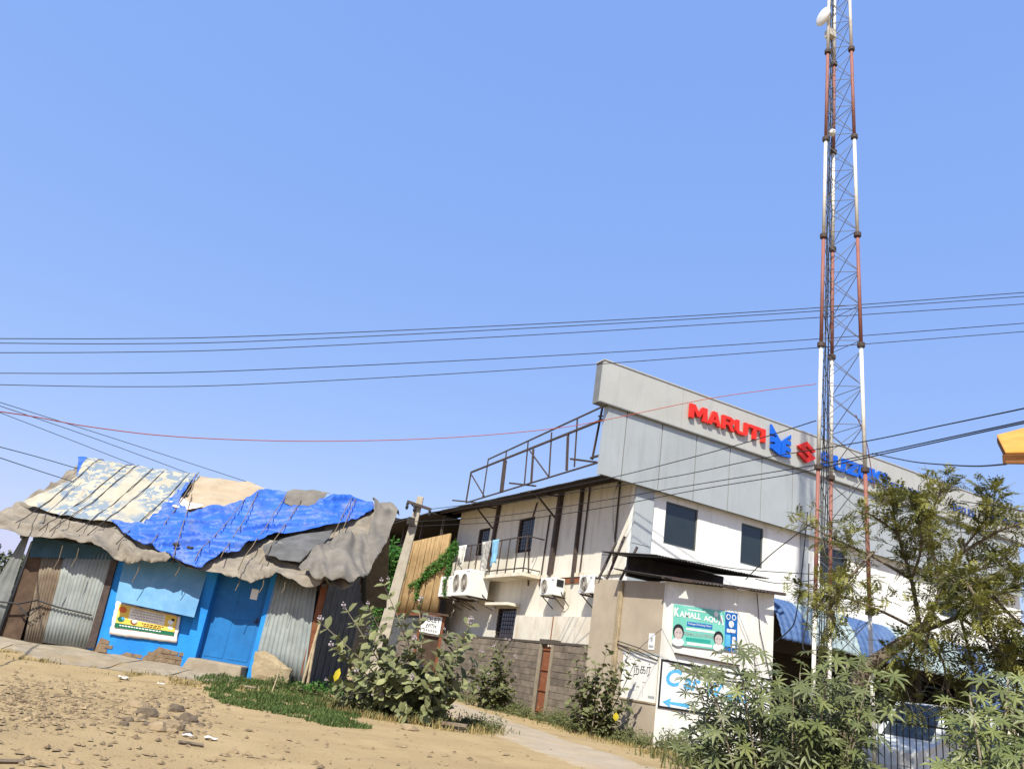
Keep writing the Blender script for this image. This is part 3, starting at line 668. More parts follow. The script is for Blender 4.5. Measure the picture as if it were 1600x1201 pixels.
for (l, t, r_, b) in ((1041.5, 782.5, 1087, 860), (1159, 818, 1191, 886), (1281, 862, 1321, 925), (1466, 908, 1498, 958), (1515, 926, 1549, 985)):
    A = hy(l, t, YF); B_ = hy(r_, b, YF); wins.append((A.x, B_.x, 5.93, 7.38))
sw = []
for tl, br in (((812, 811), (829, 861)), ((749, 827), (760, 866))):
    A = hx(*tl, XS); B_ = hx(*br, XS); sw.append((B_.y, A.y, (B_.z), A.z))
lowA = hx(779, 950, XS); lowB = hx(801, 996, XS); sw.append((lowB.y, lowA.y, lowB.z-.3, lowA.z))
holed('y', YF, YF+.22, XS, XR, 0, 8.0, wins).build('front_wall', 'white_wall', bd)
holed('x', XS, XS+.22, YF+.22, YB, 0, 8.3, sw).build('side_wall', 'side_wall', bd)
MB().box((XS, YB, 0), (XR, YB+.2, 8.3)).build('back_wall', 'side_wall', bd)
MB().box((XR, YF, 0), (XR+.2, YB+.2, 8.3)).build('end_wall', 'white_wall', bd)
for (x0, x1, z0, z1) in wins:
    w_ = MB(); e = .05
    w_.box((x0, YF+.03, z0), (x0+e, YF+.1, z1)).box((x1-e, YF+.03, z0), (x1, YF+.1, z1)).box((x0+e, YF+.03, z0), (x1-e, YF+.1, z0+e)).box((x0+e, YF+.03, z1-e), (x1-e, YF+.1, z1))
    o = w_.build('window', 'window_frame', bd); MB().box((x0+e, YF+.06, z0+e), (x1-e, YF+.08, z1-e)).build('pane', 'glass', o)
for (y0, y1, z0, z1) in sw:
    w_ = MB(); e = .06
    w_.box((XS+.04, y0, z0), (XS+.1, y0+e, z1)).box((XS+.04, y1-e, z0), (XS+.1, y1, z1)).box((XS+.04, y0+e, z0), (XS+.1, y1-e, z0+e)).box((XS+.04, y0+e, z1-e), (XS+.1, y1-e, z1))
    o = w_.build('window', 'steel_dark', bd)
    MB().box((XS+.12, y0, z0), (XS+.14, y1, z1)).build('pane', 'glass', o)
    g = MB(); ny = max(3, int((y1-y0)/.2))
    for i in range(1, ny): yy = y0+(y1-y0)*i/ny; g.bar((XS+.02, yy, z0), (XS+.02, yy, z1), .018)
    for i in range(1, 9): zz = z0+(z1-z0)*i/9; g.bar((XS+.02, y0, zz), (XS+.02, y1, zz), .018)
    g.build('grille', 'steel_dark', o)
MB().box((lowB.x-.55, lowB.y-.25, lowA.z+.05), (XS, lowA.y+.25, lowA.z+.16)).build('window_hood', 'cream_wall', bd)
# grey clad pilaster at the corner, in two panels
MB().box((XS-.03, YF-.1, 0), (XS+.72, YF-.003, 5.65)).build('pilaster_panel', 'pilaster', bd)
MB().box((XS-.03, YF-.1, 5.67), (XS+.72, YF-.003, 7.6)).build('pilaster_panel', 'pilaster', bd)
MB().box((22.1, YF-.05, 0), (22.5, YF-.003, 7.6)).build('pilaster_panel', 'pilaster', bd)
# fascia panels
FY = YF-.3
jx = [12.86]+[hy(px, py, FY).x for px, py in ((980, 650), (1035.5, 668), (1088.5, 690), (1140.8, 706), (1190.4, 726), (1238.4, 745))]
st = (jx[-1]-jx[1])/5
while jx[-1]+st < 35.2: jx.append(jx[-1]+st)
jx.append(35.25)
for i in range(len(jx)-1):
    a, b = jx[i]+.018, jx[i+1]-.018; t1 = random.uniform(0, .012); t2 = random.uniform(0, .012)
    MB().hexa([(a, FY-t1, 7.56), (b, FY-t2, 7.56), (b, FY+.05, 7.56), (a, FY+.05, 7.56), (a, FY, 9.97), (b, FY, 9.97), (b, FY+.05, 9.97), (a, FY+.05, 9.97)]).build('fascia_panel', 'panel', bd)
MB().box((12.9, FY+.052, 7.6), (35.2, FY+.25, 9.95)).build('fascia_frame', 'panel_edge', bd)
MB().box((12.87, FY+.0525, 7.57), (12.899, FY+.28, 9.95)).build('fascia_return', 'panel', bd)
PY = FY-.1
pj = [12.45]+[hy(px, py, PY).x for px, py in ((1068, 612), (1194, 656))]
st = pj[2]-pj[1]
while pj[-1]+st < 36: pj.append(pj[-1]+st)
pj.append(36.4)
for i in range(len(pj)-1):
    MB().box((pj[i]+.006, PY, 9.98), (pj[i+1]-.006, PY+.12, 11.46)).build('parapet_panel', 'parapet', bd)
MB().box((12.46, PY+.121, 9.985), (36.38, PY+.5, 11.45)).build('parapet_frame', 'panel_edge', bd)
MB().box((12.42, PY-.03, 11.462), (36.42, PY+.52, 11.5)).build('coping', 'parapet', bd)
MB().box((12.43, PY-.02, 9.93), (36.4, PY+.02, 9.976)).build('parapet_trim', 'panel_edge', bd)
# sign letters and emblems
X1 = V((1, 0, 0)); Z1 = V((0, 0, 1))
def span(p0, p1): return hy(*p0, PY).x, hy(*p1, PY).x
a = hy(1074, 653, PY); b = hy(1193, 673, PY); top = hy(1075, 632, PY).z
put_letters('MARUTI', (a.x, PY-.03, 10.44), X1, Z1, b.x-a.x, .52, 'red', bd, .1, 0, .1)
a = hy(1281, 723, PY); b = hy(1383, 757, PY)
put_letters('SUZUKI', (a.x, PY-.03, 10.36), X1, Z1, b.x-a.x, .56, 'logo_blue', bd, .1, 0, .14)
wx0 = hy(1201, 690, PY).x; wx1 = hy(1233, 700, PY).x
WL = [(0, 1), (.30, .68), (.46, .52), (.46, .0), (.02, .16), (.02, .30), (.2, .33), (.2, .4), (.02, .38), (.02, .58), (.26, .58), (.26, .65), (0, .66)]
WR = [(.97, .86), (.52, .52), (.52, .0), (.97, .05), (.97, .14), (.7, .18), (.7, .24), (.97, .24), (.97, .36), (.72, .41), (.72, .47), (.97, .48), (.97, .60), (.78, .62), (.78, .67), (.97, .70)]
for nm, pl in (('wing_emblem', WL), ('wing_emblem', WR)):
    MB().prism(pl, (wx0, PY-.13, 10.15), ((wx1-wx0), 0, 0), (0, 0, 1.12), (0, .1, 0)).build(nm, 'logo_blue', bd)
sx0 = hy(1243, 700, PY).x; sx1 = hy(1271, 715, PY).x
SP_ = [(0, .66), (.5, 1), (1, .66), (.85, .56), (.52, .78), (.37, .68), (1, .34), (.5, 0), (0, .34), (.15, .44), (.48, .22), (.63, .32)]
MB().prism(SP_, (sx0, PY-.13, 10.22), ((sx1-sx0), 0, 0), (0, 0, .86), (0, .1, 0)).build('diamond_emblem', 'red', bd)
for tx, p0, p1, z0, hh in (('SERVICE', (1391, 765), (1438, 785), 10.38, .3), ('VEHICLES', (1483, 795), (1521, 805), 10.38, .3), ('SETN CHARIOTS', (1546, 803), (1592, 815), 10.6, .24)):
    x0, x1 = span(p0, p1); put_letters(tx, (x0, PY-.02, z0), X1, Z1, x1-x0, hh, 'text_blue', bd, .03, .0, .25, False)
# eave roof over the side wall, brackets, steel rail frame
EX = 13.2
def ez(y): return 7.66+(y-20.5)*.027
y = 20.45; k = 0
while y < 44:
    L_ = 1.05
    vs, fs = corr((EX-.06*(k % 2)*.3, y, ez(y)), (0, L_+.04, .03), (3.2, 0, .75), .09, .016, 2)
    solid(link('eave_sheet', rawmesh('eave_sheet', vs, fs, 'roof_dark', True), bd), .004); y += L_; k += 1
MB().bar((EX+.25, 20.75, ez(20.7)-.03), (EX+.25, 36, ez(36)-.03), .06).build('purlin', 'steel_dark', bd)
MB().bar((EX+.9, 20.75, ez(20.7)+.09), (EX+.9, 36, ez(36)+.09), .06).build('purlin', 'steel_dark', bd)
def sbar(p, q, w_, x, name='bar', par=bd, m='steel_dark'): return MB().bar(hx(*p, x), hx(*q, x), w_).build(name, m, par)
o3 = lambda x, y: (600+x/3.161, 620+y/3.161)
colY = []
for (p, q, w_) in (((572, 525), (515, 850), .16), ((880, 460), (820, 880), .2), ((982, 440), (930, 915), .12)):
    sbar(o3(*p), o3(*q), w_, XS-.07, 'wall_post')
for (p, q) in (((820, 580), (768, 935)), ((757, 520), (735, 590)), ((715, 700), (712, 930)), ((1018, 440), (965, 880))):
    MB().tube([hx(*o3(*p), XS-.04), hx(*o3(*q), XS-.04)], .03, 6).build('pipe', 'steel_dark', bd)
MB().tube([hx(967, 752, XS-.06), hx(958, 775, XS-.25), hx(957, 810, XS-.1), hx(959, 850, XS-.08), hx(962, 870, XS-.06)], .03, 6).build('pipe', 'cable_white', bd, True)
MB().tube([hx(969, 752, XS-.04), hx(957, 885, XS-.04)], .03, 6).build('pipe', 'steel_dark', bd)
for (pw, pe) in (((848, 600), (748, 470)), ((538, 650), (455, 565))):
    A = hx(*o3(*pw), XS); B_ = V((EX+.2, A.y-.05, ez(A.y)-.03)); MB().bar(A, B_, .06).build('bracket', 'steel_dark', bd)
    MB().bar((XS, A.y, ez(A.y)+.1), (EX-.1, A.y, ez(A.y)-.04), .06).build('bracket', 'steel_dark', bd)
rl = MB(); RX = 13.35
rf = bpy.data.objects.new('roof_rail_frame', None); COL.objects.link(rf); rf.location = (RX, 26, 8); setp(rf, bd)
rl_pts = [((1085, 45), (515, 308), .05), ((1085, 110), (430, 372), .07), ((1075, 318), (405, 522), .05), ((430, 372), (405, 520), .06), ((515, 308), (487, 500), .045), ((605, 265), (600, 320), .045), ((598, 315), (580, 470), .13), ((712, 220), (693, 435), .045), ((738, 258), (727, 425), .07), ((828, 175), (815, 390), .045), ((909, 185), (902, 362), .075), ((955, 110), (940, 345), .045), ((1080, 45), (1028, 310), .06), ((1102, 40), (1078, 290), .07), ((433, 385), (495, 490), .045), ((720, 265), (812, 392), .045), ((1060, 95), (1105, 95), .05), ((1020, 302), (1075, 285), .06)]
for p, q, w_ in rl_pts: sbar(o3(*p), o3(*q), w_, RX, 'bar', rf)
for p in ((960, 320), (655, 437), (370, 520)):
    A = hx(*o3(*p), RX); MB().bar(A+V((-.35, 0, .02)), A+V((.9, 0, .2)), .06).build('bar', 'steel_dark', rf)
# slab band, balcony, lower ledge
SZ = 4.66
MB().box((XS-.06, YF+.3, SZ), (XS-.003, YB, SZ+.14)).build('slab_band', 'cream_wall', bd)
MB().box((XS-.03, 23.2, SZ-.22), (XS-.004, 26.6, SZ-.01)).build('brick_band', 'rust', bd)
bal = bpy.data.objects.new('balcony', None); COL.objects.link(bal); bal.location = (14, 30, SZ); setp(bal, bd)
BX = 13.75; y0b, y1b = 26.6, 33.6
MB().box((BX-.05, y0b, SZ+.005), (XS-.062, y1b, SZ+.135)).build('floor_slab', 'cream_wall', bal)
for yy in [y0b+.05+(y1b-y0b-.1)*i/9 for i in range(10)]: MB().bar((BX, yy, SZ+.13), (BX, yy, SZ+1.55), .04).build('baluster', 'steel_dark', bal)
for zz in (SZ+.3, SZ+1.55): MB().bar((BX, y0b, zz), (BX, y1b, zz), .045).build('rail', 'steel_dark', bal)
for zz in (SZ+.3, SZ+1.55): MB().bar((BX, y0b+.05, zz), (XS, y0b+.05, zz), .04).build('rail', 'steel_dark', bal)
MB().box((XS-.42, YF+.35, 0), (XS-.005, 24.4, 3.22)).build('lower_ledge', 'cream_wall', bd)
MB().box((XS-.42, 24.43, 0), (XS-.005, 27.2, 3.2)).build('lower_ledge', 'cream_wall', bd)
MB().box((XS-.44, 24.395, .5), (XS-.2, 24.435, 3.21)).build('joint_cover', 'rust', bd)
# roof deck
MB().box((XS+.23, YF+.25, 8.32), (XR, YB, 8.45)).build('roof', 'concrete', bd)
# air conditioners
def ac(name, label, xf, y0, y1, z0, z1, dep, fans):
    t = thing(name, label, 'air conditioner', (xf+dep/2, (y0+y1)/2, z0), 'air conditioner outdoor units on the side wall')
    MB().box((xf, y0, z0), (xf+dep, y1, z1)).build('casing', 'ac_white', t, bevel=.015)
    for fc, fr in fans:
        c = V((xf-.004, y0+(y1-y0)*fc, (z0+z1)/2)); Y = V((0, 1, 0))
        fn = MB().disc(c, Y, Z1, fr, 24).build('fan_opening', 'fan_dark', t)
        MB().disc(c-V((.012, 0, 0)), Y, Z1, fr*.3, 14).build('hub', 'fan_hub', fn)
        g = MB()
        for k in range(1, 6):
            rr = fr*(.3+.14*k); g.tube([c+V((-.014, 0, 0))+(Y*math.cos(a*.3142)+Z1*math.sin(a*.3142))*rr for a in range(21)], .006 if k < 5 else .016, 4, False)
        for a in range(8): g.bar(c+V((-.014, 0, 0)), c+V((-.014, 0, 0))+(Y*math.cos(a*.785)+Z1*math.sin(a*.785))*fr, .008)
        g.build('grille', 'fan_hub', fn)
        bl = MB()
        for a in range(4):
            t0 = a*1.57; d0 = Y*math.cos(t0)+Z1*math.sin(t0); d1 = Y*math.cos(t0+.8)+Z1*math.sin(t0+.8)
            bl.add([c+V((-.006, 0, 0))+d0*fr*.2, c+V((-.006, 0, 0))+d0*fr*.9, c+V((-.008, 0, 0))+d1*fr*.85, c+V((-.008, 0, 0))+d1*fr*.2], [(0, 1, 2, 3)])
        bl.build('blade', 'rust_sheet', fn)
    MB().box((xf-.006, y0+(y1-y0)*.06, z1-.12), (xf-.002, y0+(y1-y0)*.2, z1-.07)).build('badge', 'grey_print', t)
    if y1-y0 < 1.2: MB().box((xf+.08, y0-.02, z1-.3), (xf+dep-.06, y0-.003, z1-.06)).build('valve_cover', 'plastic_black', t)
    for yy in (y0+.12, y1-.12):
        MB().bar((xf+.02, yy, z0-.03), (XS-.06, yy, z0-.03), .045).build('bracket', 'steel_dark', t); MB().bar((xf+.1, yy, z0-.05), (XS-.06, yy, z0-.4), .03).build('bracket', 'steel_dark', t)
    MB().tube([(xf+dep*.7, y0-.03, z0+.15), (xf+dep, y0-.1, z0-.1), (XS-.03, y0-.12, z0-.3)], .018, 6).build('pipe', 'cable', t)
    return t
ac('air_conditioner', 'white single fan air conditioner above the slanted white ledge, right of the pipes', 13.85, 24.25, 25.3, 3.93, 4.55, .42, ((.68, .24),))
ac('air_conditioner', 'white single fan air conditioner half hidden by the tan shop wall', 13.85, 21.75, 22.6, 3.95, 4.55, .42, ((.6, .24),))
ac('air_conditioner', 'large white air conditioner with two fans below the balcony', 13.1, 30.15, 32.0, 3.85, 4.95, .95, ((.28, .36), (.74, .36)))
ac('air_conditioner', 'white one fan air conditioner behind the large two fan unit', 13.2, 32.35, 33.7, 3.85, 4.75, .8, ((.5, .33),))
# clothes on the balcony rail
def cloth(name, label, y0, y1, drop, m, s_):
    vs = []; fs = []; Nn, Mm = 10, 12
    for j in range(Mm+1):
        for i in range(Nn+1):
            u = i/Nn; t = j/Mm; yy = y0+(y1-y0)*u*(1-.15*t)+.05*fbm(V((t*3, u*2, s_)))
            vs.append((BX-.06-.05*math.sin(u*9+s_)*t-.03*fbm(V((u*4, t*3, s_))), yy, SZ+1.6-drop*t*(1-.12*abs(u-.5)+.1*math.sin(u*5+s_))))
    for j in range(Mm):
        for i in range(Nn): b_ = j*(Nn+1)+i; fs.append((b_, b_+1, b_+Nn+2, b_+Nn+1))
    tag(solid(link(name, rawmesh(name, vs, fs, m, True)), .006), label, 'laundry', 'laundry hanging on the balcony rail')
cloth('hanging_cloth', 'white cloth hanging at the left end of the balcony rail', 32.5, 33.4, 1.05, 'cloth_white', 1)
cloth('hanging_cloth', 'black and white patterned garment hanging over the balcony rail', 29.9, 30.8, 1.5, 'cloth_print', 2)
cloth('hanging_cloth', 'pale blue and white garment hanging on the balcony rail', 29.1, 29.75, 1.1, 'cloth_blue', 3)
# ---------------- tan sheet warehouse beyond ----------------
wh = thing('sheet_warehouse', 'dark roofed warehouse with ochre corrugated sheet wall and creeper', 'warehouse', (14, 40, 0))
WX = 13.3
TLq = [hx(640, 847, WX), hx(705, 833, WX), hx(684, 957, WX), hx(612, 958, WX)]
n = 6
for i in range(n):
    a, b = i/n, (i+1)/n
    qq = [TLq[0].lerp(TLq[1], a), TLq[0].lerp(TLq[1], b), TLq[3].lerp(TLq[2], b), TLq[3].lerp(TLq[2], a)]
    vs, fs = corrq(qq, .17, .06); solid(link('corrugated_sheet', rawmesh('corrugated_sheet', vs, fs, 'tan_sheet', True), wh), .003)
MB().box((WX-.02, 33.4, 3.0), (WX+.1, 42, 3.13)).build('sill_beam', 'rust', wh)
MB().box((WX+.05, 34.2, 0), (WX+.2, 42, 3.0)).build('base_wall', 'old_board', wh)
MB().box((XS+2.5, YB+.3, 0), (XS+2.6, 46, 9)).build('inner_wall', 'interior_shade', wh)
MB().box((WX, 45.8, 0), (XS+2.6, 46, 9)).build('end_wall', 'interior_shade', wh)
MB().box((WX-.4, YB+.4, 7.95), (XS+2.6, 46.5, 8.0)).build('ceiling', 'interior_shade', wh)
for yy in (36, 39, 42): MB().bar((WX+.4, yy, 3.1), (WX+.4, yy, 8), .12).build('post', 'steel_dark', wh)
MB().bar((WX+.4, 35.5, 6.9), (WX+.4, 46, 6.9), .08).build('beam', 'steel_dark', wh)
# ---------------- shop at the corner ----------------
K = hz(1020, 1165); KX, KY = K.x, K.y
sh = thing('corner_shop', 'flat cream and tan corner shop with dark sheet roof and blue awning', 'shop', (KX+2, KY+1.7, 0))
SXR = hy(1210, 930, KY).x; SYL = hx(920, 1000, KX).y
MB().hexa([(KX, KY, -.1), (SXR, KY, -.1), (SXR, KY+.22, -.1), (KX, KY+.22, -.1), (KX, KY, 3.95), (SXR, KY, 4.3), (SXR, KY+.22, 4.3), (KX, KY+.22, 3.95)]).build('front_wall', 'shop_white', sh)
MB().hexa([(KX+.001, KY+.221, -.1), (KX+.2, KY+.221, -.1), (KX+.2, SYL, -.1), (KX+.001, SYL, -.1), (KX+.001, KY+.221, 3.94), (KX+.2, KY+.221, 3.94), (KX+.2, SYL, 4.1), (KX+.001, SYL, 4.1)]).build('side_wall', 'tan_wall', sh)
MB().box((KX-.003, KY+.004, -.1), (KX+.0008, KY+.22, 3.9)).build('corner_render', 'tan_wall', sh)
MB().box((SXR-.25, KY+.221, -.1), (SXR, KY+4, 4.1)).build('party_wall', 'shop_white', sh)
p0 = hx(985, 1017, KX); p1 = hx(985, 1092, KX)
MB().box((KX-.006, KY+.03, .97), (KX-.0005, KY+1.55, 2.08)).build('whitewash_patch', 'shop_white', sh)
MB().box((KX-.012, KY+.02, 2.08), (KX-.0005, KY+1.6, 2.12)).build('ledge', 'pilaster', sh)
MB().box((KX-.02, KY-.0, .93), (KX-.0005, KY+1.55, .97)).build('ledge', 'soil_wall', sh)
pl_ = hx(968, 960, KX); MB().box((KX-.08, pl_.y-.1, -.1), (KX-.003, pl_.y+.1, 3.98)).build('pier', 'soil_wall', sh, bevel=.02)
MB().box((KX-.008, KY+.25, 2.22), (KX-.0005, KY+.5, 2.62)).build('notice', 'white_print', sh)
MB().box((KX-.01, KY+.28, 2.27), (KX-.009, KY+.47, 2.33)).build('notice_print', 'grey_print', sh); MB().box((KX-.01, KY+.33, 2.42), (KX-.009, KY+.42, 2.52)).build('notice_print', 'grey_print', sh)
# painted arrow sign on the front wall
fx0, fz0 = KX+.04, .88; fx1 = hy(1205, 1100, KY).x; fz1 = 2.03
ps = MB().box((fx0, KY-.012, fz0), (fx1, KY-.001, fz1)).build('painted_sign', 'white_print', sh)
e = .055
for A, B_ in (((fx0, fz0), (fx0+e, fz1)), ((fx1-e, fz0), (fx1, fz1)), ((fx0+e, fz0), (fx1-e, fz0+e)), ((fx0+e, fz1-e), (fx1-e, fz1))):
    MB().box((A[0], KY-.02, A[1]), (B_[0], KY-.0125, B_[1])).build('border', 'black_print', ps)
for tx, x0, w_, z0, h_ in (('C', .24, .5, 1.42, .42), ('ar', .8, .55, 1.4, .28), ('W', 1.55, .55, 1.3, .38), ('ash', 2.15, .8, 1.3, .34)):
    put_text('lettering', tx, (KX+x0, KY-.0145, z0), X1, Z1, w_, h_, 'cyan_print', ps, 0, .03, .25)
MB().prism([(0, 0), (.28, .12), (.24, .03), (.85, .05), (.85, -.05), (.24, -.03), (.28, -.12)], (KX+.17, KY-.0135, 1.03), X1, Z1, (0, -.001, 0)).build('arrow', 'cyan_print', ps)
MB().box((KX+.45, KY-.07, 2.2), (KX+2.6, KY-.001, 2.235)).build('shelf_strip', 'steel_dark', sh)
# hand painted script on the side wall
YD = V((0, -1, 0))
t_ = put_text('painted_script', 'நகர்', (KX-.009, KY+1.02, 1.52), YD, Z1, .72, .36, 'black_print', sh, 0, -.005)
MB().box((KX-.009, KY+.08, 1.06), (KX-.0065, KY+.34, 1.12)).build('painted_number', 'grey_print', sh)
for (y0, z0, y1, z1) in ((1.0, 1.38, .98, 1.22), (.98, 1.22, .9, 1.2), (.85, 1.36, .83, 1.2), (.83, 1.3, .72, 1.3), (.6, 1.42, .55, 1.2), (.6, 1.42, .5, 1.42), (.55, 1.2, .58, 1.06)):
    MB().bar((KX-.008, KY+y0, z0), (KX-.008, KY+y1, z1), .018, .004).build('painted_script', 'grey_print', sh)
# sheet roof in two layers
def roofsheets(y0, z0, y1, z1, xa, xb, n, dz, m='roof_dark'):
    for i in range(n):
        a = xa+(xb-xa)*i/n; b = xa+(xb-xa)*(i+1)/n; za = z0+dz*(i/n)
        vs, fs = corr((a-.04, y0-.06*random.random(), za), (b-a+.08, 0, dz/n), (0, y1-y0, z1-z0), .1, .016, 2)
        solid(link('roof_sheet', rawmesh('roof_sheet', vs, fs, m, True), sh), .004)
for x0, w_, oh, sk, z0 in ((KX-.3, .9, .42, .35, 3.98), (KX+.55, .9, .3, -.3, 4.03), (KX+1.35, .95, .46, .3, 4.10), (KX+2.2, .95, .24, -.25, 4.17), (KX+3.05, .95, .3, .2, 4.25)):   # loosely laid sheets, front edges askew
    vs, fs = corr((x0, KY-oh, z0), (w_, sk*w_, .05), (-sk*.3, 2.3, .3), .1, .016, 2)
    solid(link('roof_sheet', rawmesh('roof_sheet', vs, fs, 'roof_dark', True), sh), .004)
roofsheets(KY+.3, 4.62, KY+3.0, 4.88, KX-.1, SXR, 4, .12)
MB().box((KX+.25, KY+2.1, 4.2), (SXR, KY+2.2, 4.85)).build('clerestory', 'roof_dark', sh)
MB().bar((KX-.35, KY-.3, 3.98), (SXR+.1, KY-.3, 4.3), .05, .08).build('purlin', 'steel_dark', sh)
for (x, yy, h_) in ((KX+.1, KY+2.9, 1.2), (KX+.3, KY+2.5, .9), (KX-.05, KY+3.1, 1.0)):
    MB().bar((x, yy, 4.1), (x+.25, yy-.35, 4.2+h_), .06).build('strut', 'steel_dark', sh)
MB().tube([hx(963, 1005, KX-.05), V((KX-.1, KY+.8, 2.15)), V((KX-.06, KY+.05, 1.98)), V((KX+.6, KY-.05, 1.92)), V((KX+1.6, KY-.06, 1.75)), V((KX+3, KY-.06, 1.8))], .014, 5).build('cable', 'cable', sh, True)
MB().tube([hx(963, 1000, KX-.05), V((KX-.1, KY+.7, 2.22)), V((KX-.06, KY+.04, 2.06)), V((KX+.7, KY-.05, 1.98)), V((KX+1.8, KY-.06, 1.86)), V((KX+3.2, KY-.06, 1.88))], .012, 5).build('cable', 'cable', sh, True)
MB().tube([(SXR-.7, KY-.05, 4.2), (SXR-.55, KY-.06, 3.2), (SXR-.1, KY-.05, 2.0)], .012, 5).build('cable', 'cable', sh, True)
# awning sheets on the garage front
def awn(x0, x1, m, drop, dark=False):
    W_ = x1-x0; k = max(6, int(W_/.035)); rows = 30; vs = []; fs = []
    for j in range(rows+1):
        t = j/rows; ang = t*1.25; stp = .018*((j % 3)/2)
        yy = KY+.75-1.05*math.sin(ang)/.95; zz = 3.15+drop+1.25*(math.cos(ang)-.35)/.65*.9
        for i in range(k+1):
            x = x0+W_*i/k; r_ = .03*math.cos(6.2832*x/.25)+stp
            nrm = V((0, -math.sin(ang), math.cos(ang))); vs.append(V((x, yy, zz))+nrm*r_)
    for j in range(rows):
        for i in range(k): b_ = j*(k+1)+i; fs.append((b_, b_+1, b_+k+2, b_+k+1))
    solid(link('awning_sheet', rawmesh('awning_sheet', vs, fs, m, True), sh), .004)
x = SXR+.02; k = 0
while x < 31:
    awn(x, x+1.06, ('awning_blue', 'awning_pale', 'awning_pale', 'awning_blue', 'awning_blue', 'awning_pale', 'awning_pale', 'awning_pale')[k % 8], -.03*k*.3); x += 1.02; k += 1
MB().box((SXR, KY+.8, 4.05), (31, YF-.15, 4.12)).build('garage_roof', 'roof_dark', sh)
MB().box((SXR+.01, YF-.7, 0), (31, YF-.6, 4.05)).build('garage_back', 'interior_shade', sh)  # dark sheet before the facade, shade put into its colour
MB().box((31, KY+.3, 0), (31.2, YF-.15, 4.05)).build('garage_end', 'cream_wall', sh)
MB().box((19.4, KY+1.2, 0), (19.7, KY+1.5, 4.05)).build('garage_column', 'interior_shade', sh); MB().box((23.5, KY+.9, 0), (23.8, KY+1.2, 4.05)).build('garage_column', 'interior_shade', sh)
MB().box((SXR, KY+1.2, 2.9), (31, KY+1.35, 4.05)).build('garage_beam', 'interior_shade', sh)
q0 = hy(1512, 1040, KY); q1 = hy(1600, 1060, KY)
MB().box((q0.x, KY-.1, 2.35), (31.5, KY+.0, 3.0)).build('blue_board', 'awning_blue', sh)
MB().box((q0.x, KY-.05, 0), (31.5, KY+.15, 2.2)).build('low_wall', 'cream_wall', sh)
# banner on the shop front
bn = thing('shop_banner', 'green and blue printed shop banner on the cream front wall', 'banner', (KX+1.4, KY-.03, 2.4))
bx0, bx1 = hy(1054, 948, KY-.03).x, hy(1154, 960, KY-.03).x
BO = V((bx0, KY-.03, 2.42)); BW = bx1-bx0; BH = 1.0; bu = V((1, 0, .055)).normalized(); bv = V((-.03, 0, 1)).normalized()
def bq(u0, v0, u1, v1, m, off=0., name='print', par=bn):
    f = lambda u, v: BO+bu*(u*BW)+bv*(v*BH)+V((0, -off, 0))
    return MB().slab([f(u0, v0), f(u1, v0), f(u1, v1), f(u0, v1)], (0, .0015, 0)).build(name, m, par)
bq(0, 0, .8, 1, 'banner_green', .0, 'sheet'); bq(.801, 0, 1, 1, 'banner_blue', .0, 'sheet')
def bt(tx, u, v, w_, h_, m, bold=.02, off=.006): put_text('lettering', tx, BO+bu*(u*BW)+bv*(v*BH)+V((0, -off, 0)), bu, bv, w_*BW, h_*BH, m, bn, 0, bold)
bt('K', .01, .70, .075, .22, 'white_print', .04); bt('AMALL', .09, .70, .33, .15, 'white_print', .03); bt('AQU', .46, .66, .22, .16, 'white_print', .03); bt('A', .69, .64, .09, .25, 'white_print', .04)
bq(.21, .5, .6, .61, 'banner_blue', .004); bt('Packaged Drinking Water', .225, .53, .36, .06, 'white_print', .005, .007)
bq(.2, .40, .64, .455, 'white_print', .004); bt('SREE MALLIKA ENTERPRISES', .17, .27, .46, .08, 'grey_print', .01)
bq(.2, .13, .58, .22, 'banner_teal', .003); bq(.22, .04, .6, .10, 'white_print', .004); bq(.22, .9, .5, .925, 'white_print', .004)
def face(u, v, r_):
    c = BO+bu*(u*BW)+bv*(v*BH)
    MB().disc(c+V((0, -.008, 0)), bu, bv, r_*1.05, 18, r_*1.1).build('portrait', 'black_print', bn)
    MB().disc(c+V((0, -.011, 0))-bv*(r_*.28), bu, bv, r_*.8, 18, r_*.85).build('portrait', 'skin_print', bn)
    MB().disc(c+V((0, -.0095, 0))-bv*(r_*1.5), bu, bv, r_*1.15, 18, r_*.6).build('portrait', 'white_print', bn)
    for s_ in (-1, 1): MB().disc(c+V((0, -.013, 0))+bu*(s_*r_*.3)-bv*(r_*.15), bu, bv, r_*.1, 8).build('portrait', 'black_print', bn)
face(.085, .33, .17); face(.70, .3, .16)
MB().disc(BO+bu*(.655*BW)+bv*(.9*BH)+V((0, -.005, 0)), bu, bv, .075, 18).build('print', 'white_print', bn)
for u, v, r_ in ((.85, .88, .075), (.94, .88, .075), (.9, .7, .09)): MB().disc(BO+bu*(u*BW)+bv*(v*BH)+V((0, -.005, 0)), bu, bv, r_, 18).build('print', 'white_print', bn)
for u, v, r_ in ((.85, .88, .05), (.94, .88, .05)): MB().disc(BO+bu*(u*BW)+bv*(v*BH)+V((0, -.007, 0)), bu, bv, r_, 18).build('print', 'banner_blue', bn)
bq(.83, .48, .97, .57, 'white_print', .004); bq(.81, .12, .89, .42, 'cyan_print', .004); bq(.92, .1, .97, .38, 'white_print', .004)
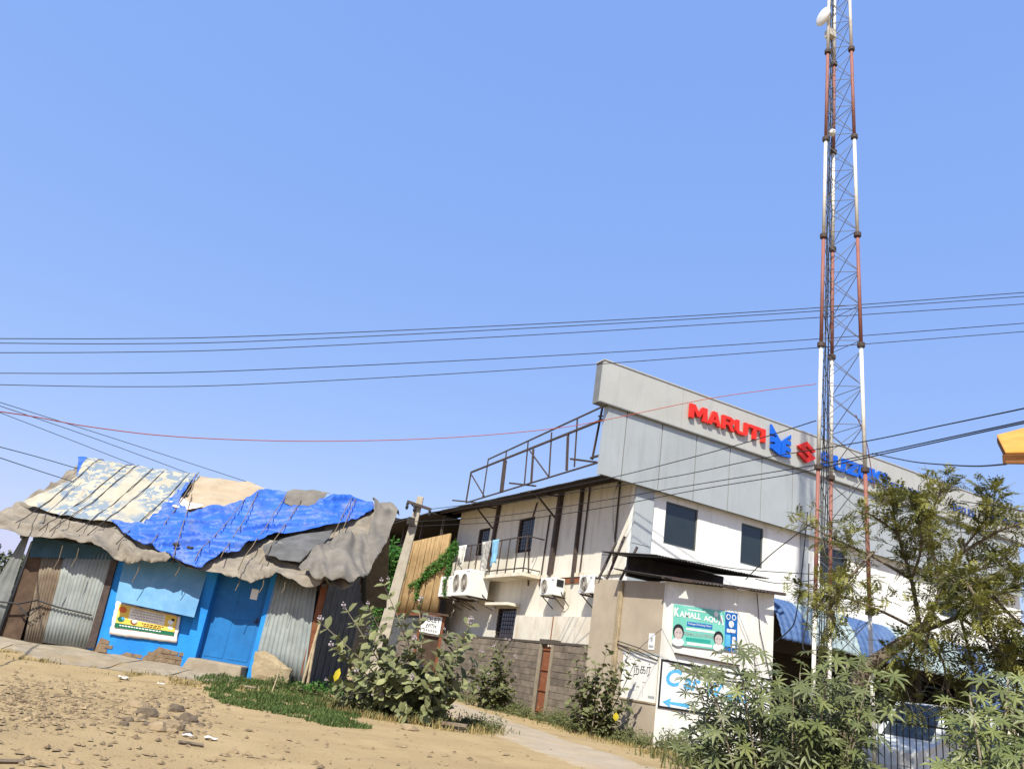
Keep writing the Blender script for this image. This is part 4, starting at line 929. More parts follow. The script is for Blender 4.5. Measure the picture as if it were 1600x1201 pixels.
# ---------------- compound wall of concrete blocks ----------------
cw = thing('block_wall', 'weathered grey concrete block compound wall beside the lane', 'wall', (KX, 26, 0))
gA, gB = hx(857.5, 1050, KX).y, hx(842, 1050, KX).y     # rusty gate opening
HW = 2.12
MB().box((KX+.03, SYL+.003, 0), (KX+.14, gA-.12, HW-.02)).build('mortar_core', 'mortar', cw)
MB().box((KX+.03, gB+.12, 0), (KX+.14, 36, HW-.02)).build('mortar_core', 'mortar', cw)
bme = MB().box((-.01, 0, 0), (.18, .40, .185)).mesh('block', 'block'); far = MB()
for r_ in range(11):
    y = SYL+.01-(.2 if r_ % 2 else 0); z = r_*.195
    while y < 36:
        a, b = max(y, SYL+.005), y+.40
        if a < gA-.13 < b: b = gA-.13
        if a < gB+.13 < b: a = gB+.13
        inside = b > gA-.125 and a < gB+.125
        if not inside and b-a > .04:
            if a < 29.5:
                o = inst('block', bme, Matrix.Translation((KX+random.uniform(-.008, .008), a, z)) @ Matrix.Diagonal((1, (b-a)/.40, 1, 1)), cw)
            else: far.box((KX-.01+random.uniform(-.006, .006), a, z), (KX+.16, b-.006, z+.185))
        y += .412
fo = far.build('block_courses', 'block', cw); fo['kind'] = 'stuff'
MB().box((KX-.02, SYL+.01, HW+.03), (KX+.2, gA-.13, HW+.1)).build('coping', 'mortar', cw); MB().box((KX-.02, gB+.13, HW+.03), (KX+.2, 36, HW+.1)).build('coping', 'mortar', cw)
for yy in (gA-.07, gB+.07): MB().box((KX-.04, yy-.06, 0), (KX+.2, yy+.06, HW+.02)).build('gate_pier', 'concrete', cw)
MB().box((KX-.05, gA-.14, HW+.021), (KX+.22, gB+.14, HW+.16)).build('gate_lintel', 'mortar', cw)
gt = thing('gate', 'narrow rusty red sheet gate set in the block wall', 'gate', (KX+.05, (gA+gB)/2, 0))
MB().box((KX+.05, gA+.0, .12), (KX+.07, gB-.0, HW-.05)).build('sheet', 'rust', gt)
for zz in (.15, .75, 1.35, 1.95): MB().box((KX+.02, gA, zz), (KX+.049, gB, zz+.05)).build('rail', 'rust', gt)
for yy in (gA+.002, gB-.045): MB().box((KX+.018, yy, .1), (KX+.048, yy+.043, HW-.04)).build('stile', 'steel_dark', gt)
# ---------------- lattice tower ----------------
TB = atD(1315, 1050, 17.6); TB.z = 0
tw = thing('lattice_tower', 'tall slim red and white three legged lattice radio tower', 'tower', TB)
tr_ = V((TB.x, TB.y, 0)).normalized(); tl_ = V((tr_.y, -tr_.x, 0))      # away from camera, rightward
LEG0 = [tl_*-.53+tr_*-.3, tl_*.56+tr_*-.22, tl_*-.24+tr_*.62]
def twf(z): return 1.03-.0262*z
def leg(i, z): return V((TB.x, TB.y, z))+LEG0[i]*twf(z)
z = 0.; zs = [0.35+3.0*k for k in range(0, 10)]
cols = ['tower_white', 'tower_red', 'tower_white', 'tower_red', 'tower_white', 'tower_red', 'tower_white', 'tower_red', 'tower_white']
for i in range(3):
    dz = (0, 0, 0)[i]
    for k in range(9):
        a, b = leg(i, zs[k]+.02), leg(i, zs[k+1]-.02)
        s_ = MB().tube([a, b], .042, 10).build('leg_section', cols[k], tw, True)
        c = leg(i, zs[k+1]); MB().lathe([(.0, -.05), (.085, -.05), (.085, -.012), (.087, .012), (.085, .05), (0, .05)], c, Z1, X1, 14).build('flange', 'steel_dark', s_)
    MB().tube([leg(i, 0), leg(i, .35)], .05, 10).build('leg_foot', 'tower_white', tw)
for i, j in ((0, 1), (1, 2), (2, 0)):
    for k in range(9):
        for q in range(3):
            z0 = zs[k]+.15+q*.92; z1 = z0+.86
            MB().bar(leg(i, z0), leg(j, z1), .012).build('brace', 'brace', tw); MB().bar(leg(j, z0), leg(i, z1), .012).build('brace', 'brace', tw)
            MB().bar(leg(i, z0-.03), leg(j, z0-.03), .012).build('brace', 'brace', tw)
rg = random.Random(4)
for c in range(4):   # feeder cables up the tower
    pts = []
    for k in range(30):
        zz = .6+k*.75; b = leg(0, zz).lerp(leg(2, zz), .3+.15*c); pts.append(b+V((rg.uniform(-.02, .02), rg.uniform(-.02, .02), 0)))
    MB().tube(pts, .012, 5).build('feeder_cable', 'cable', tw, True)
dc = atD(1287, 27, 17.4); ax = (-_r*.92-_h*.3).normalized()
dish = MB().lathe([(.02, -.1), (.16, -.08), (.25, -.02), (.265, .03), (.25, .05), (.16, .085), (.01, .1)], dc, ax, Z1, 24).build('dish_antenna', 'ac_white', tw, True)
MB().tube([dc-ax*.1, leg(0, dc.z)], .025, 6).build('mount', 'steel_dark', dish)
d2 = atD(1301, 208, 17.6); MB().lathe([(.01, -.06), (.08, -.04), (.1, 0), (.09, .06), (.01, .09)], d2, ax, Z1, 16).build('small_antenna', 'ac_white', tw, True)
d3 = atD(1298, 54, 17.6); MB().box(d3-V((.13, .1, .13)), d3+V((.1, .1, .1))).build('radio_box', 'fan_hub', tw)
# ---------------- utility pole ----------------
D_ = 27.
pb = atD(606, 968, D_); pt = atD(657.5, 776, D_)
pb = V((pb.x, pb.y, pb.z)); dirp = (pt-pb).normalized(); base = pb+dirp*((0-pb.z)/dirp.z)
up_ = thing('utility_pole', 'leaning square concrete utility pole with short steel crossarm', 'utility pole', base)
pr = MB(); xh = V((_r.x, _r.y, 0)); yh = dirp.cross(xh).normalized(); xh = yh.cross(dirp).normalized()
def psec(p, a, b): return [p-xh*a-yh*b, p+xh*a-yh*b, p+xh*a+yh*b, p-xh*a+yh*b]
pr.hexa(psec(base-dirp*.3, .25, .18)+psec(pt, .11, .09)); pr.build('post', 'pole', up_, bevel=.012)
ca = atD(636, 783, D_-.2); cb = atD(674, 796, D_-.2)
arm = MB().bar(ca, cb, .09).build('crossarm', 'steel_dark', up_)
for p in (ca.lerp(cb, .04), ca.lerp(cb, .35), ca.lerp(cb, .95)):
    MB().lathe([(.02, -.28), (.05, -.24), (.06, -.18), (.04, -.12), (.055, -.08), (.03, 0)], p, Z1, X1, 10).build('insulator', 'cable', arm)
m1 = pb.lerp(pt, .78); MB().box(m1-V((.3, .3, .12)), m1-V((.08, .12, -.12))).build('junction_box', 'fan_dark', up_)
MB().bar(pb.lerp(pt, .9)-xh*.1, ca.lerp(cb, .1), .03).build('stay', 'steel_dark', up_)
# ---------------- wires ----------------
def wire(name, label, pts, Ds, m='cable', r=.012, n=8, grp='overhead wires'):
    k = len(pts); P = [atD(px, py, Ds[0]+(Ds[1]-Ds[0])*i/(k-1)) for i, (px, py) in enumerate(pts)]
    Q = spline(P, n)
    if pts[0][0] < 0: Q = [Q[0]+(Q[0]-Q[1]).normalized()*18]+Q
    if pts[-1][0] > 1640: Q = Q+[Q[-1]+(Q[-1]-Q[-2]).normalized()*18]      # runs on to its next support out of view
    return tag(MB().tube(Q, r, 5).build(name, m, None, True), label, 'wire', grp)
def planewire(label, pts, D0, r=.011, name='overhead_wire', m='cable', tilt=0.):
    N = (_h+_r*tilt).normalized(); P0 = _h*D0
    P = [hp(px, py, P0, N) for px, py in pts]
    P = spline(P, 8); P = [P[0]+(P[0]-P[1]).normalized()*30]+P+[P[-1]+(P[-1]-P[-2]).normalized()*30]
    return tag(MB().tube(P, r, 5).build(name, m, None, True), label, 'wire', 'overhead wires')
planewire('topmost of the five long wires across the open sky', [(-60, 529), (0, 529), (200, 529), (400, 525), (800, 508), (1200, 486), (1600, 457), (1680, 451)], 20, .0125)
planewire('second from top of the five long sky wires', [(-60, 535), (0, 536), (200, 537), (400, 533), (800, 514), (1200, 491), (1600, 463), (1680, 457)], 20.4, .0125)
planewire('middle one of the five long sky wires', [(-60, 550), (0, 551), (200, 550), (400, 545), (800, 525), (1200, 501), (1600, 475), (1680, 468)], 20.8, .0125)
planewire('fourth from top of the five long sky wires', [(-60, 583), (0, 583), (200, 583), (400, 578), (800, 559), (1200, 535), (1600, 505), (1680, 498)], 21.2, .0125)
planewire('lowest of the five long sky wires, just above the parapet corner', [(-60, 599), (0, 601), (200, 604), (400, 600), (800, 578), (1200, 549), (1600, 518), (1680, 511)], 21.6, .0125)
lz = leg(0, 8.6); 
tgt = hp(1275, 600, TB, _h)
wire('overhead_cable', 'sagging thin red cable strung from the left to the tower', [(-50, 638), (0, 643), (60, 652), (130, 665), (240, 679), (350, 686), (480, 689), (620, 687), (740, 681), (860, 670), (940, 657), (1100, 624), (1200, 609), (1275, 600)], (12, 17.4), 'cable_red', .008)
wire('overhead_cable', 'slack pinkish cable hanging from the tower down to the parapet', [(1337, 648), (1348, 672), (1356, 700), (1360, 725), (1366, 762)], (17.5, 24), 'cable_red', .012)
wire('overhead_wire', 'upper of three thin wires slanting down behind the cream tarpaulin', [(-30, 619), (185, 687), (400, 757)], (20, 24), 'cable', .008)
wire('overhead_wire', 'middle of three thin wires slanting down behind the cream tarpaulin', [(-30, 624), (140, 682), (310, 745)], (20, 24), 'cable', .008)
wire('overhead_wire', 'lowest of three thin wires slanting down behind the cream tarpaulin', [(-30, 633), (92, 680), (215, 728)], (22, 24), 'cable', .008)
wire('overhead_wire', 'upper short wire at far left ending at the cream tarpaulin edge', [(-30, 690), (0, 698), (60, 714), (122, 732)], (17, 21), 'cable', .009)
wire('overhead_wire', 'lower short wire at far left ending at the cream tarpaulin edge', [(-30, 705), (0, 715), (60, 735), (116, 753)], (17, 21), 'cable', .009)
wire('overhead_wire', 'black wire rising from the leaning pole past the fascia to the tower', [(674, 795), (760, 784), (850, 768), (960, 745), (1060, 720), (1170, 690), (1275, 657)], (26.8, 16.5), 'cable', .012)
wire('overhead_wire', 'second wire from the leaning pole crossing the grey fascia panels', [(674, 800), (800, 784), (930, 764), (1060, 743), (1190, 716), (1343, 691), (1470, 665), (1600, 638), (1680, 620)], (26.8, 10), 'cable', .012)
wire('overhead_wire', 'twin wire upper strand crossing the lower fascia and right sky', [(640, 815), (780, 806), (920, 785), (1080, 758), (1240, 732), (1340, 714), (1480, 684), (1600, 658), (1680, 641)], (26.8, 10), 'cable', .012)
wire('overhead_wire', 'twin wire lower strand crossing the lower fascia and right sky', [(640, 822), (780, 815), (930, 795), (1090, 765), (1240, 740), (1340, 718), (1480, 687), (1600, 661), (1680, 646)], (26.9, 10.2), 'cable', .012)
wire('overhead_cable', 'slack black cable drooping across the sky at right to the orange awning', [(1363, 708), (1400, 716), (1433, 722), (1480, 726), (1526, 728), (1572, 725)], (17, 9.2), 'cable', .010)
wire('overhead_wire', 'thin wire over the white wall below the two front windows', [(940, 866), (1050, 872), (1150, 888), (1275, 897)], (20, 17.4), 'cable', .009)
wire('overhead_wire', 'thin wire sagging over the blue awning to the tower', [(1180, 904), (1215, 911), (1245, 909), (1277, 905)], (18, 17.4), 'cable', .009)
wire('overhead_wire', 'slanting wire crossing the second front window up to the tower', [(1165, 905), (1200, 870), (1240, 838), (1270, 815), (1279, 800)], (18.5, 17.4), 'cable', .012)
wire('overhead_wire', 'thin wire running right across the far parapet', [(1500, 782), (1545, 789), (1600, 798), (1680, 812)], (16, 13), 'cable', .008)
wire('hanging_cable', 'dark cable looping down from the blue awning edge beside the shop wall', [(1262, 800), (1252, 900), (1243, 965), (1232, 985), (1209, 1004)], (18.5, 19.5), 'cable', .014)
wire('hanging_cable', 'dark cable looped below the awning beside the left tower leg', [(1264, 880), (1262, 960), (1255, 1000), (1257, 1016), (1275, 1019)], (18.6, 17.5), 'cable', .014)
# ---------------- car behind a bar fence ----------------
cc = atD(1462, 1180, 20.3); cc.z = 0
car = thing('parked_van', 'pale silver blue van parked behind the iron bar fence', 'van', cc)
def cp(x, y, z): return V((cc.x+x, cc.y+y, z if z < .6 else .6+(z-.6)*1.5))
prof = [(-1.75, .32), (-1.78, .55), (-1.7, .78), (-.95, .92), (-.35, 1.42), (.75, 1.46), (1.45, 1.2), (1.72, .95), (1.76, .5), (1.7, .3), (1.42, .28)]
for a in range(9): t = math.pi*a/8; prof.append((1.1+.31*math.cos(t), .3+.31*math.sin(t)))
prof.append((-.78, .26))
for a in range(9): t = math.pi*a/8; prof.append((-1.1+.31*math.cos(t), .3+.31*math.sin(t)))
body = MB(); n = len(prof); vs = []
for yy, k in ((-.76, 0), (-.7, 1), (.7, 1), (.76, 0)):
    for (x, z_) in prof:
        inn = .12 if z_ > 1 else 0
        vs.append(cp(x*(1 if k == 0 else 1.0), yy*(1-inn/.76) if k == 0 else yy*(1-inn/.76)*.999, z_ if k == 0 else z_+.012))
fs = []
for s_ in range(3):
    for i in range(n): fs.append((s_*n+i, s_*n+(i+1) % n, (s_+1)*n+(i+1) % n, (s_+1)*n+i))
fs += [tuple(range(n)), tuple(range(4*n-1, 3*n-1, -1))]
body.add(vs, fs); body.build('body', 'car_paint', car)
for sy in (-1, 1):
    f = lambda x, z_, e=0: cp(x, sy*(.765-(.12 if z_ > 1 else 0)+e), z_)
    for poly in (((-.8, .97), (-.34, 1.37), (.2, 1.39), (.2, .97)), ((.27, .97), (.27, 1.39), (.74, 1.39), (1.3, 1.14), (1.3, .97))):
        pts = [f(x, z_, .004) for x, z_ in poly]; MB().add(pts+[p+V((0, sy*.006, 0)) for p in pts], [tuple(range(len(pts))), tuple(range(2*len(pts)-1, len(pts)-1, -1))]).build('side_window', 'glass', car)
    for x in (-1.1, 1.1):
        wh_ = MB().lathe([(.17, -.09), (.27, -.1), (.3, -.06), (.3, .06), (.27, .1), (.17, .09)], cp(x, sy*.66, .3), V((0, 1, 0)), X1, 22).build('wheel', 'tyre', car, True)
        MB().lathe([(0, .05), (.1, .04), (.17, .06), (.18, .09), (.17, .0)], cp(x, sy*.66, .3), V((0, sy, 0)), X1, 18).build('rim', 'rim', wh_)
    MB().box(cp(-1.79, sy*.4, .6), cp(-1.6, sy*.7, .76)).build('headlight', 'lamp', car); MB().box(cp(1.6, sy*.5, .8), cp(1.78, sy*.73, .95)).build('tail_light', 'red', car)
    MB().box(cp(.0, sy*.775, .82), cp(.15, sy*.79, .85)).build('door_handle', 'plastic_black', car); MB().box(cp(-.7, sy*.78, .95), cp(-.58, sy*.95, 1.08)).build('mirror', 'car_paint', car)
MB().slab([cp(-.93, -.58, .95), cp(-.93, .58, .95), cp(-.39, .5, 1.41), cp(-.39, -.5, 1.41)], (-.01, 0, .01)).build('windscreen', 'glass', car)
MB().box(cp(-1.82, -.72, .3), cp(-1.7, .72, .52)).build('bumper', 'car_paint', car); MB().box(cp(1.7, -.72, .3), cp(1.82, .72, .52)).build('bumper', 'car_paint', car)
fn0 = atD(1372, 1150, 15.2); fn1 = atD(1560, 1170, 15.0); fe = thing('bar_fence', 'black iron bar fence in front of the parked car', 'fence', (fn0.x, fn0.y, 0))
for k in range(19):
    p = fn0.lerp(fn1, k/18); MB().bar((p.x, p.y, 0), (p.x, p.y, 1.55+.04*math.sin(k*2.1)), .012).build('bar', 'plastic_black', fe)
for zz in (.15, 1.35): MB().bar((fn0.x, fn0.y, zz), (fn1.x, fn1.y, zz), .03).build('rail', 'plastic_black', fe)
# ---------------- orange awning at the right edge ----------------
oa = thing('orange_awning', 'corner of an orange fabric awning jutting in at the right edge', 'awning', atD(1700, 1240, 9.5)*1.0)
oa.location.z = 0
tip = atD(1571, 714, 9.3); ux = _r; uy = _h
L0 = [tip, tip+ux*2.2+V((0, 0, -.0))+uy*.2, tip+ux*2.4+uy*1.9+V((0, 0, 1.0)), tip+ux*1.1+uy*1.6+V((0, 0, .95))]
L0 = [tip+V((0, 0, .07)), tip+ux*2.4-uy*.3+V((0, 0, .42)), tip+ux*2.4+uy*1.2+V((0, 0, 1.45)), tip+ux*.55+uy*.9+V((0, 0, .62))]
MB().slab(L0, (0, 0, -.03)).build('canopy', 'orange_cloth', oa, bevel=.012)
L1 = [p+V((0, 0, -.035)) for p in L0]
MB().slab([L1[0], L1[1], L1[1]+V((0, 0, -.16)), L1[0]+V((0, 0, -.10))], uy*.05).build('valance', 'brown_under', oa)
MB().slab([p+V((0, 0, -.01)) for p in L1], (0, 0, -.06)).build('lining', 'brown_under', oa)
for p in (L0[1]-ux*.2+uy*.2, L0[2]-ux*.2-uy*.1): MB().tube([V((p.x, p.y, 0)), p+V((0, 0, -.12))], .04, 8).build('post', 'steel_dark', oa)
# ---------------- TOLET board ----------------
tb = atD(672, 976, 21.5)
sg = thing('notice_board', 'small white board with black lettering on a rusty frame behind the bush', 'sign', (tb.x, tb.y, 0))
bxd = (_r*.97+_h*.25).normalized(); A = tb-bxd*.26-Z1*.21
MB().slab([A, A+bxd*.56, A+bxd*.56+Z1*.46, A+Z1*.46], _h*.03).build('board', 'white_print', sg)
put_text('lettering', 'TOLET', A+bxd*.04+Z1*.3-_h*.012, bxd, Z1, .48, .12, 'black_print', sg, 0, 0)
put_text('lettering', 'WITH', A+bxd*.13+Z1*.15-_h*.012, bxd, Z1, .3, .1, 'black_print', sg, 0, 0)
for k in range(6): MB().slab([A+bxd*(.1+k*.065)+Z1*.05-_h*.008, A+bxd*(.145+k*.065)+Z1*.05-_h*.008, A+bxd*(.145+k*.065)+Z1*.1-_h*.008, A+bxd*(.1+k*.065)+Z1*.1-_h*.008], _h*.001).build('script', 'grey_print', sg)
MB().bar(A-bxd*.08+Z1*.5, A+bxd*.7+Z1*.53, .2, .05).build('hood', 'rust_sheet', sg)
for u in (-.02, .6): MB().bar(V((A.x, A.y, 0))+bxd*u+_h*.05, A+bxd*u+Z1*.5+_h*.05, .06).build('leg', 'rust', sg)
MB().slab([V((A.x, A.y, .2))+bxd*.05+_h*.1, V((A.x, A.y, .2))+bxd*.54+_h*.1, V((A.x, A.y, A.z-.05))+bxd*.54+_h*.1, V((A.x, A.y, A.z-.05))+bxd*.05+_h*.1], _h*.4).build('cabinet', 'rust_sheet', sg)
# distant white wall and tree line at far left, low fields
tag(MB().box((-24, 60, 0), (-13, 60.3, 1.9)).build('far_wall', 'far_white'), 'plain white wall far away at the left edge', 'wall')
# ---------------- plants ----------------
def leaf_oval(L, W, m):
    vs = [(0, 0, 0), (.32*L, W*.42, .05*L), (.7*L, W*.42, .03*L), (L, 0, -.12*L), (.7*L, -W*.42, .03*L), (.32*L, -W*.42, .05*L), (.35*L, 0, -.01*L), (.7*L, 0, -.03*L)]
    return rawmesh('leaf', vs, [(0, 6, 1), (1, 6, 7, 2), (2, 7, 3), (0, 5, 6), (5, 4, 7, 6), (4, 3, 7)], m, True)
def leaf_palm(Rd, m, seed):
    rr = random.Random(seed); vs = [(0, 0, 0)]; fs = []; n = 8
    for i in range(n):
        a = -2.55+5.1*i/(n-1); l_ = Rd*(1-.32*abs(a)/2.55)*rr.uniform(.9, 1.08); ww = .21
        d = lambda an, r_, z_: (math.cos(an)*r_, math.sin(an)*r_, z_)
        k = len(vs)
        vs += [d(a-ww*1.4, l_*.32, -.01), d(a-ww*.62, l_*.66, .0-.02*Rd), d(a, l_, -.16*Rd), d(a+ww*.62, l_*.66, -.02*Rd), d(a+ww*1.4, l_*.32, -.01), d(a, l_*.6, -.07*Rd)]
        fs += [(0, k, k+5), (k, k+1, k+5), (k+1, k+2, k+5), (k+2, k+3, k+5), (k+3, k+4, k+5), (k+4, 0, k+5)]
    return rawmesh('leaf', vs, fs, m, True)
def orient(p, d, upv, sc=1., roll=0.):
    d = V(d).normalized(); u = V(upv); x = d; y = u.cross(x)
    if y.length < 1e-3: y = V((0, 1, 0)).cross(x)
    y.normalize(); z_ = x.cross(y)
    M = Matrix((x, y, z_)).transposed().to_4x4() @ Matrix.Rotation(roll, 4, 'X') @ Matrix.Scale(sc, 4); M.translation = p; return M
def rv(rr, s_=1.): return V((rr.uniform(-1, 1), rr.uniform(-1, 1), rr.uniform(-1, 1)))*s_
toC = lambda p: (CAM-p).normalized()
def flower_mesh():
    mb = MB(); rr = random.Random(2)
    for k in range(11):
        d = V((rr.uniform(-1, 1), rr.uniform(-1, 1), rr.uniform(.1, 1))).normalized(); c = d*rr.uniform(.03, .07); r_ = .016
        mb.add([c+V((r_, 0, 0)), c+V((0, r_, 0)), c+V((-r_, 0, 0)), c+V((0, -r_, 0)), c+V((0, 0, r_)), c-V((0, 0, r_))], [(0, 1, 4), (1, 2, 4), (2, 3, 4), (3, 0, 4), (1, 0, 5), (2, 1, 5), (3, 2, 5), (0, 3, 5)])
    return mb.mesh('flower_cluster', 'flower')
FLW = flower_mesh()
def leafset(t, items, cap=290):
    """items: (mesh, matrix); the nearest ones become leaf parts, the rest one joined part"""
    items.sort(key=lambda q: (q[1].translation-CAM).length)
    for me, M in items[:cap]: inst('leaf', me, M, t)
    rest = items[cap:]
    if rest:
        vs, fs = [], []
        for me, M in rest:
            k = len(vs); vs += [M @ v.co for v in me.vertices]; fs += [tuple(k+i for i in p.vertices) for p in me.polygons]
        o = link('leaves', rawmesh('leaves', vs, fs, rest[0][0].materials[0].name, True), t); o['kind'] = 'stuff'
def calo(name, label, base, tips, D, L, m, seed, per=14, spread=.9, flowers=True, start=.18, fill=2):
    rr = random.Random(seed); t = thing(name, label, 'shrub', base, None); V0 = V(base); items = []
    lm = [leaf_oval(L, L*.66, m), leaf_oval(L*.8, L*.6, m)]; stems = MB(); allt = [(q, 1) for q in tips]
    cx = sum(q[0] for q in tips)/len(tips)
    for k in range(fill*len(tips)):     # inner and side shoots
        q = rr.choice(tips); f = rr.uniform(.35, .95); bpx = project(V0)
        allt.append(((bpx[0]+(q[0]-bpx[0])*f+rr.uniform(-14, 14), bpx[1]+(q[1]-bpx[1])*f+rr.uniform(-10, 10)), 0))
    for (px, py), main_ in allt:
        tip = atD(px, py, D+rr.uniform(-spread, spread)); b = V0+V((rr.uniform(-.25, .25), rr.uniform(-.25, .25), -.03))
        if tip.z < gz(tip.x, tip.y)+.12: tip.z = gz(tip.x, tip.y)+rr.uniform(.12, .3)
        mid = b.lerp(tip, .5)+V((0, 0, .12*(tip-b).length*(.3)))+rv(rr, .08); pts = spline([b, mid, tip], 6)
        if main_: stems.tube(pts, [.02-.013*i/(len(pts)-1) for i in range(len(pts))], 5)
        n = (per if main_ else 8)//2; s0 = start if main_ else .6
        for k in range(n):
            u = s0+(1-s0)*(k+.5)/n+rr.uniform(-.04, .04); i = min(len(pts)-2, int(u*(len(pts)-1))); f = min(1, u*(len(pts)-1)-i)
            p = pts[i].lerp(pts[i+1], f); ax = (pts[i+1]-pts[i]).normalized(); an = k*1.57+rr.uniform(-.5, .5)
            x = ax.orthogonal().normalized(); y = ax.cross(x); side = x*math.cos(an)+y*math.sin(an)
            for s_ in (-1, 1):
                d = side*s_+ax*.5+V((0, 0, .05))+rv(rr, .35)
                items.append((lm[rr.random() < .4], orient(p, d, ax*.6+Z1*.6+rv(rr, .4)+toC(p)*.35, rr.uniform(.7, 1.2)*(1.15-.4*u))))
        if flowers and main_ and rr.random() < .9:
            for j in range(rr.randint(1, 3)): inst('flower_cluster', FLW, Matrix.Translation(tip+V((0, 0, .02))+rv(rr, .07)) @ Matrix.Scale(rr.uniform(.7, 1.3), 4), t)
    leafset(t, items)
    stems.build('stems', 'twig', t, True); return t
def project(P):
    d = V(P)-CAM; z_ = d.dot(FW); return 800+FPX*d.dot(RT)/z_, 600.5-FPX*d.dot(UP)/z_
bb = hz(655, 1128); b0 = V((bb.x, bb.y, gz(bb.x, bb.y))); Db = math.hypot(bb.x, bb.y)
big = calo('milkweed_shrub', 'large pale green milkweed shrub with lilac white flowers before the shed', b0,
     [(600, 912), (540, 950), (575, 945), (655, 942), (496, 968), (520, 1010), (700, 985), (733, 975), (630, 962), (575, 990), (650, 1005), (512, 1062), (742, 1035), (705, 1070), (560, 1050), (615, 1025), (590, 1085), (680, 1100), (640, 1060), (535, 1095), (715, 1010), (600, 1050), (660, 1045)], Db, .29, 'calo', 5, 20, .9, True, .15, 4)
yl = leaf_oval(.24, .12, 'yellow_leaf'); p = atD(531, 1043, Db-.9); inst('leaf', yl, orient(p, V((-.2, 0, -1)), toC(p), 1), big)
b2 = V((11.4, 22.6, 0)); calo('milkweed_shrub', 'dark leafy shrub against the block wall, left of the rusty gate', b2,
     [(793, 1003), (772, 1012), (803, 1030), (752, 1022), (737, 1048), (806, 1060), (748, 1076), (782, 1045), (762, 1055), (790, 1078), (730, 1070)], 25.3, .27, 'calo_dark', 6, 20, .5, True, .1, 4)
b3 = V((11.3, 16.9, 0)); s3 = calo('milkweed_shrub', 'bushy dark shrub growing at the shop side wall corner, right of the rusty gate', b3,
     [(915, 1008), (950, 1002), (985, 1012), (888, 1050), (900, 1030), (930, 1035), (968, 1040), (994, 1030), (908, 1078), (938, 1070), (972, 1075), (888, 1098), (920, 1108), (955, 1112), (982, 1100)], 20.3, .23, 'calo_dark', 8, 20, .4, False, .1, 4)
inst('leaf', leaf_oval(.2, .15, 'yellow_leaf'), orient(atD(963, 1112, 19.7), V((0, 0, -1)), toC(b3), 1), s3)
def castor(name, label, base, tips, D, Rd, m, seed, per=9, spread=.7):
    rr = random.Random(seed); t = thing(name, label, 'plant', base); V0 = V(base); items = []
    lms = [leaf_palm(Rd, m, seed+k) for k in range(3)]; stems = MB(); pet = MB()
    for (px, py) in tips:
        tip = atD(px, py, D+rr.uniform(-spread, spread)); g = V((V0.x, V0.y, V0.z))+(V((tip.x, tip.y, 0))-V((V0.x, V0.y, 0)))*.55; g.z = gz(g.x, g.y)-.03
        if (tip-g).z < .2: tip.z = g.z+.25
        pts = spline([g, g.lerp(tip, .5)+rv(rr, .06), tip], 5); stems.tube(pts, [.018-.010*i/(len(pts)-1) for i in range(len(pts))], 6)
        for k in range(per):
            u = .3+.7*(k+1)/per; i = min(len(pts)-2, int(u*(len(pts)-1))); p = pts[i].lerp(pts[i+1], min(1, u*(len(pts)-1)-i))
            an = k*2.4+rr.uniform(-.4, .4); d = V((math.cos(an), math.sin(an), rr.uniform(.0, .6))).normalized(); pl = rr.uniform(.7, 1.5)*Rd
            e = p+d*pl; pet.tube([p, p.lerp(e, .5)+V((0, 0, .05*Rd)), e], .006, 4, False)
            nrm = (Z1*.75+toC(p)*.55+d*.3+rv(rr, .35)).normalized(); out = (d+V((0, 0, -.45))+rv(rr, .2)); out = (out-nrm*out.dot(nrm)).normalized()
            items.append((lms[k % 3], orient(e, out, nrm, rr.uniform(.65, 1.2))))
    leafset(t, items); stems.build('stems', 'twig', t, True); o = pet.build('petioles', m, t); o['kind'] = 'stuff'; return t
cb_ = hz(1230, 1250); castor('castor_plant', 'broad castor oil plant with star shaped leaves in front of the shop', (cb_.x, cb_.y, 0),
    [(1142, 1008), (1178, 1020), (1105, 1052), (1080, 1045), (1120, 1095), (1090, 1130), (1080, 1172), (1160, 1062), (1205, 1060), (1250, 1050), (1240, 1085), (1280, 1075), (1296, 1022), (1325, 1030), (1335, 1065), (1360, 1055), (1365, 1090), (1200, 1115), (1250, 1125), (1300, 1115), (1350, 1120), (1150, 1130), (1180, 1160), (1230, 1170), (1290, 1165), (1325, 1160), (1110, 1178), (1150, 1190), (1215, 1200), (1270, 1200), (1330, 1200)], 13.2, .25, 'castor', 20, 17)
cb_ = atD(1560, 1200, 8.2); castor('castor_plant', 'nearest castor oil plant with light green star leaves at lower right corner', (cb_.x, cb_.y, 0),
    [(1515, 1085), (1520, 1118), (1545, 1120), (1585, 1105), (1610, 1130), (1505, 1150), (1530, 1165), (1560, 1150), (1600, 1170), (1500, 1200), (1510, 1190), (1540, 1200), (1585, 1205), (1620, 1190), (1575, 1060), (1610, 1080)], 8.4, .165, 'castor_near', 30, 17, .5)
cs = hz(405, 1058, .22); castor('castor_seedling', 'small green seedling beside the stone slab at the shed', (cs.x, cs.y, .2), [(404, 1040), (398, 1042)], math.hypot(cs.x, cs.y), .1, 'creeper', 40, 6, .05)
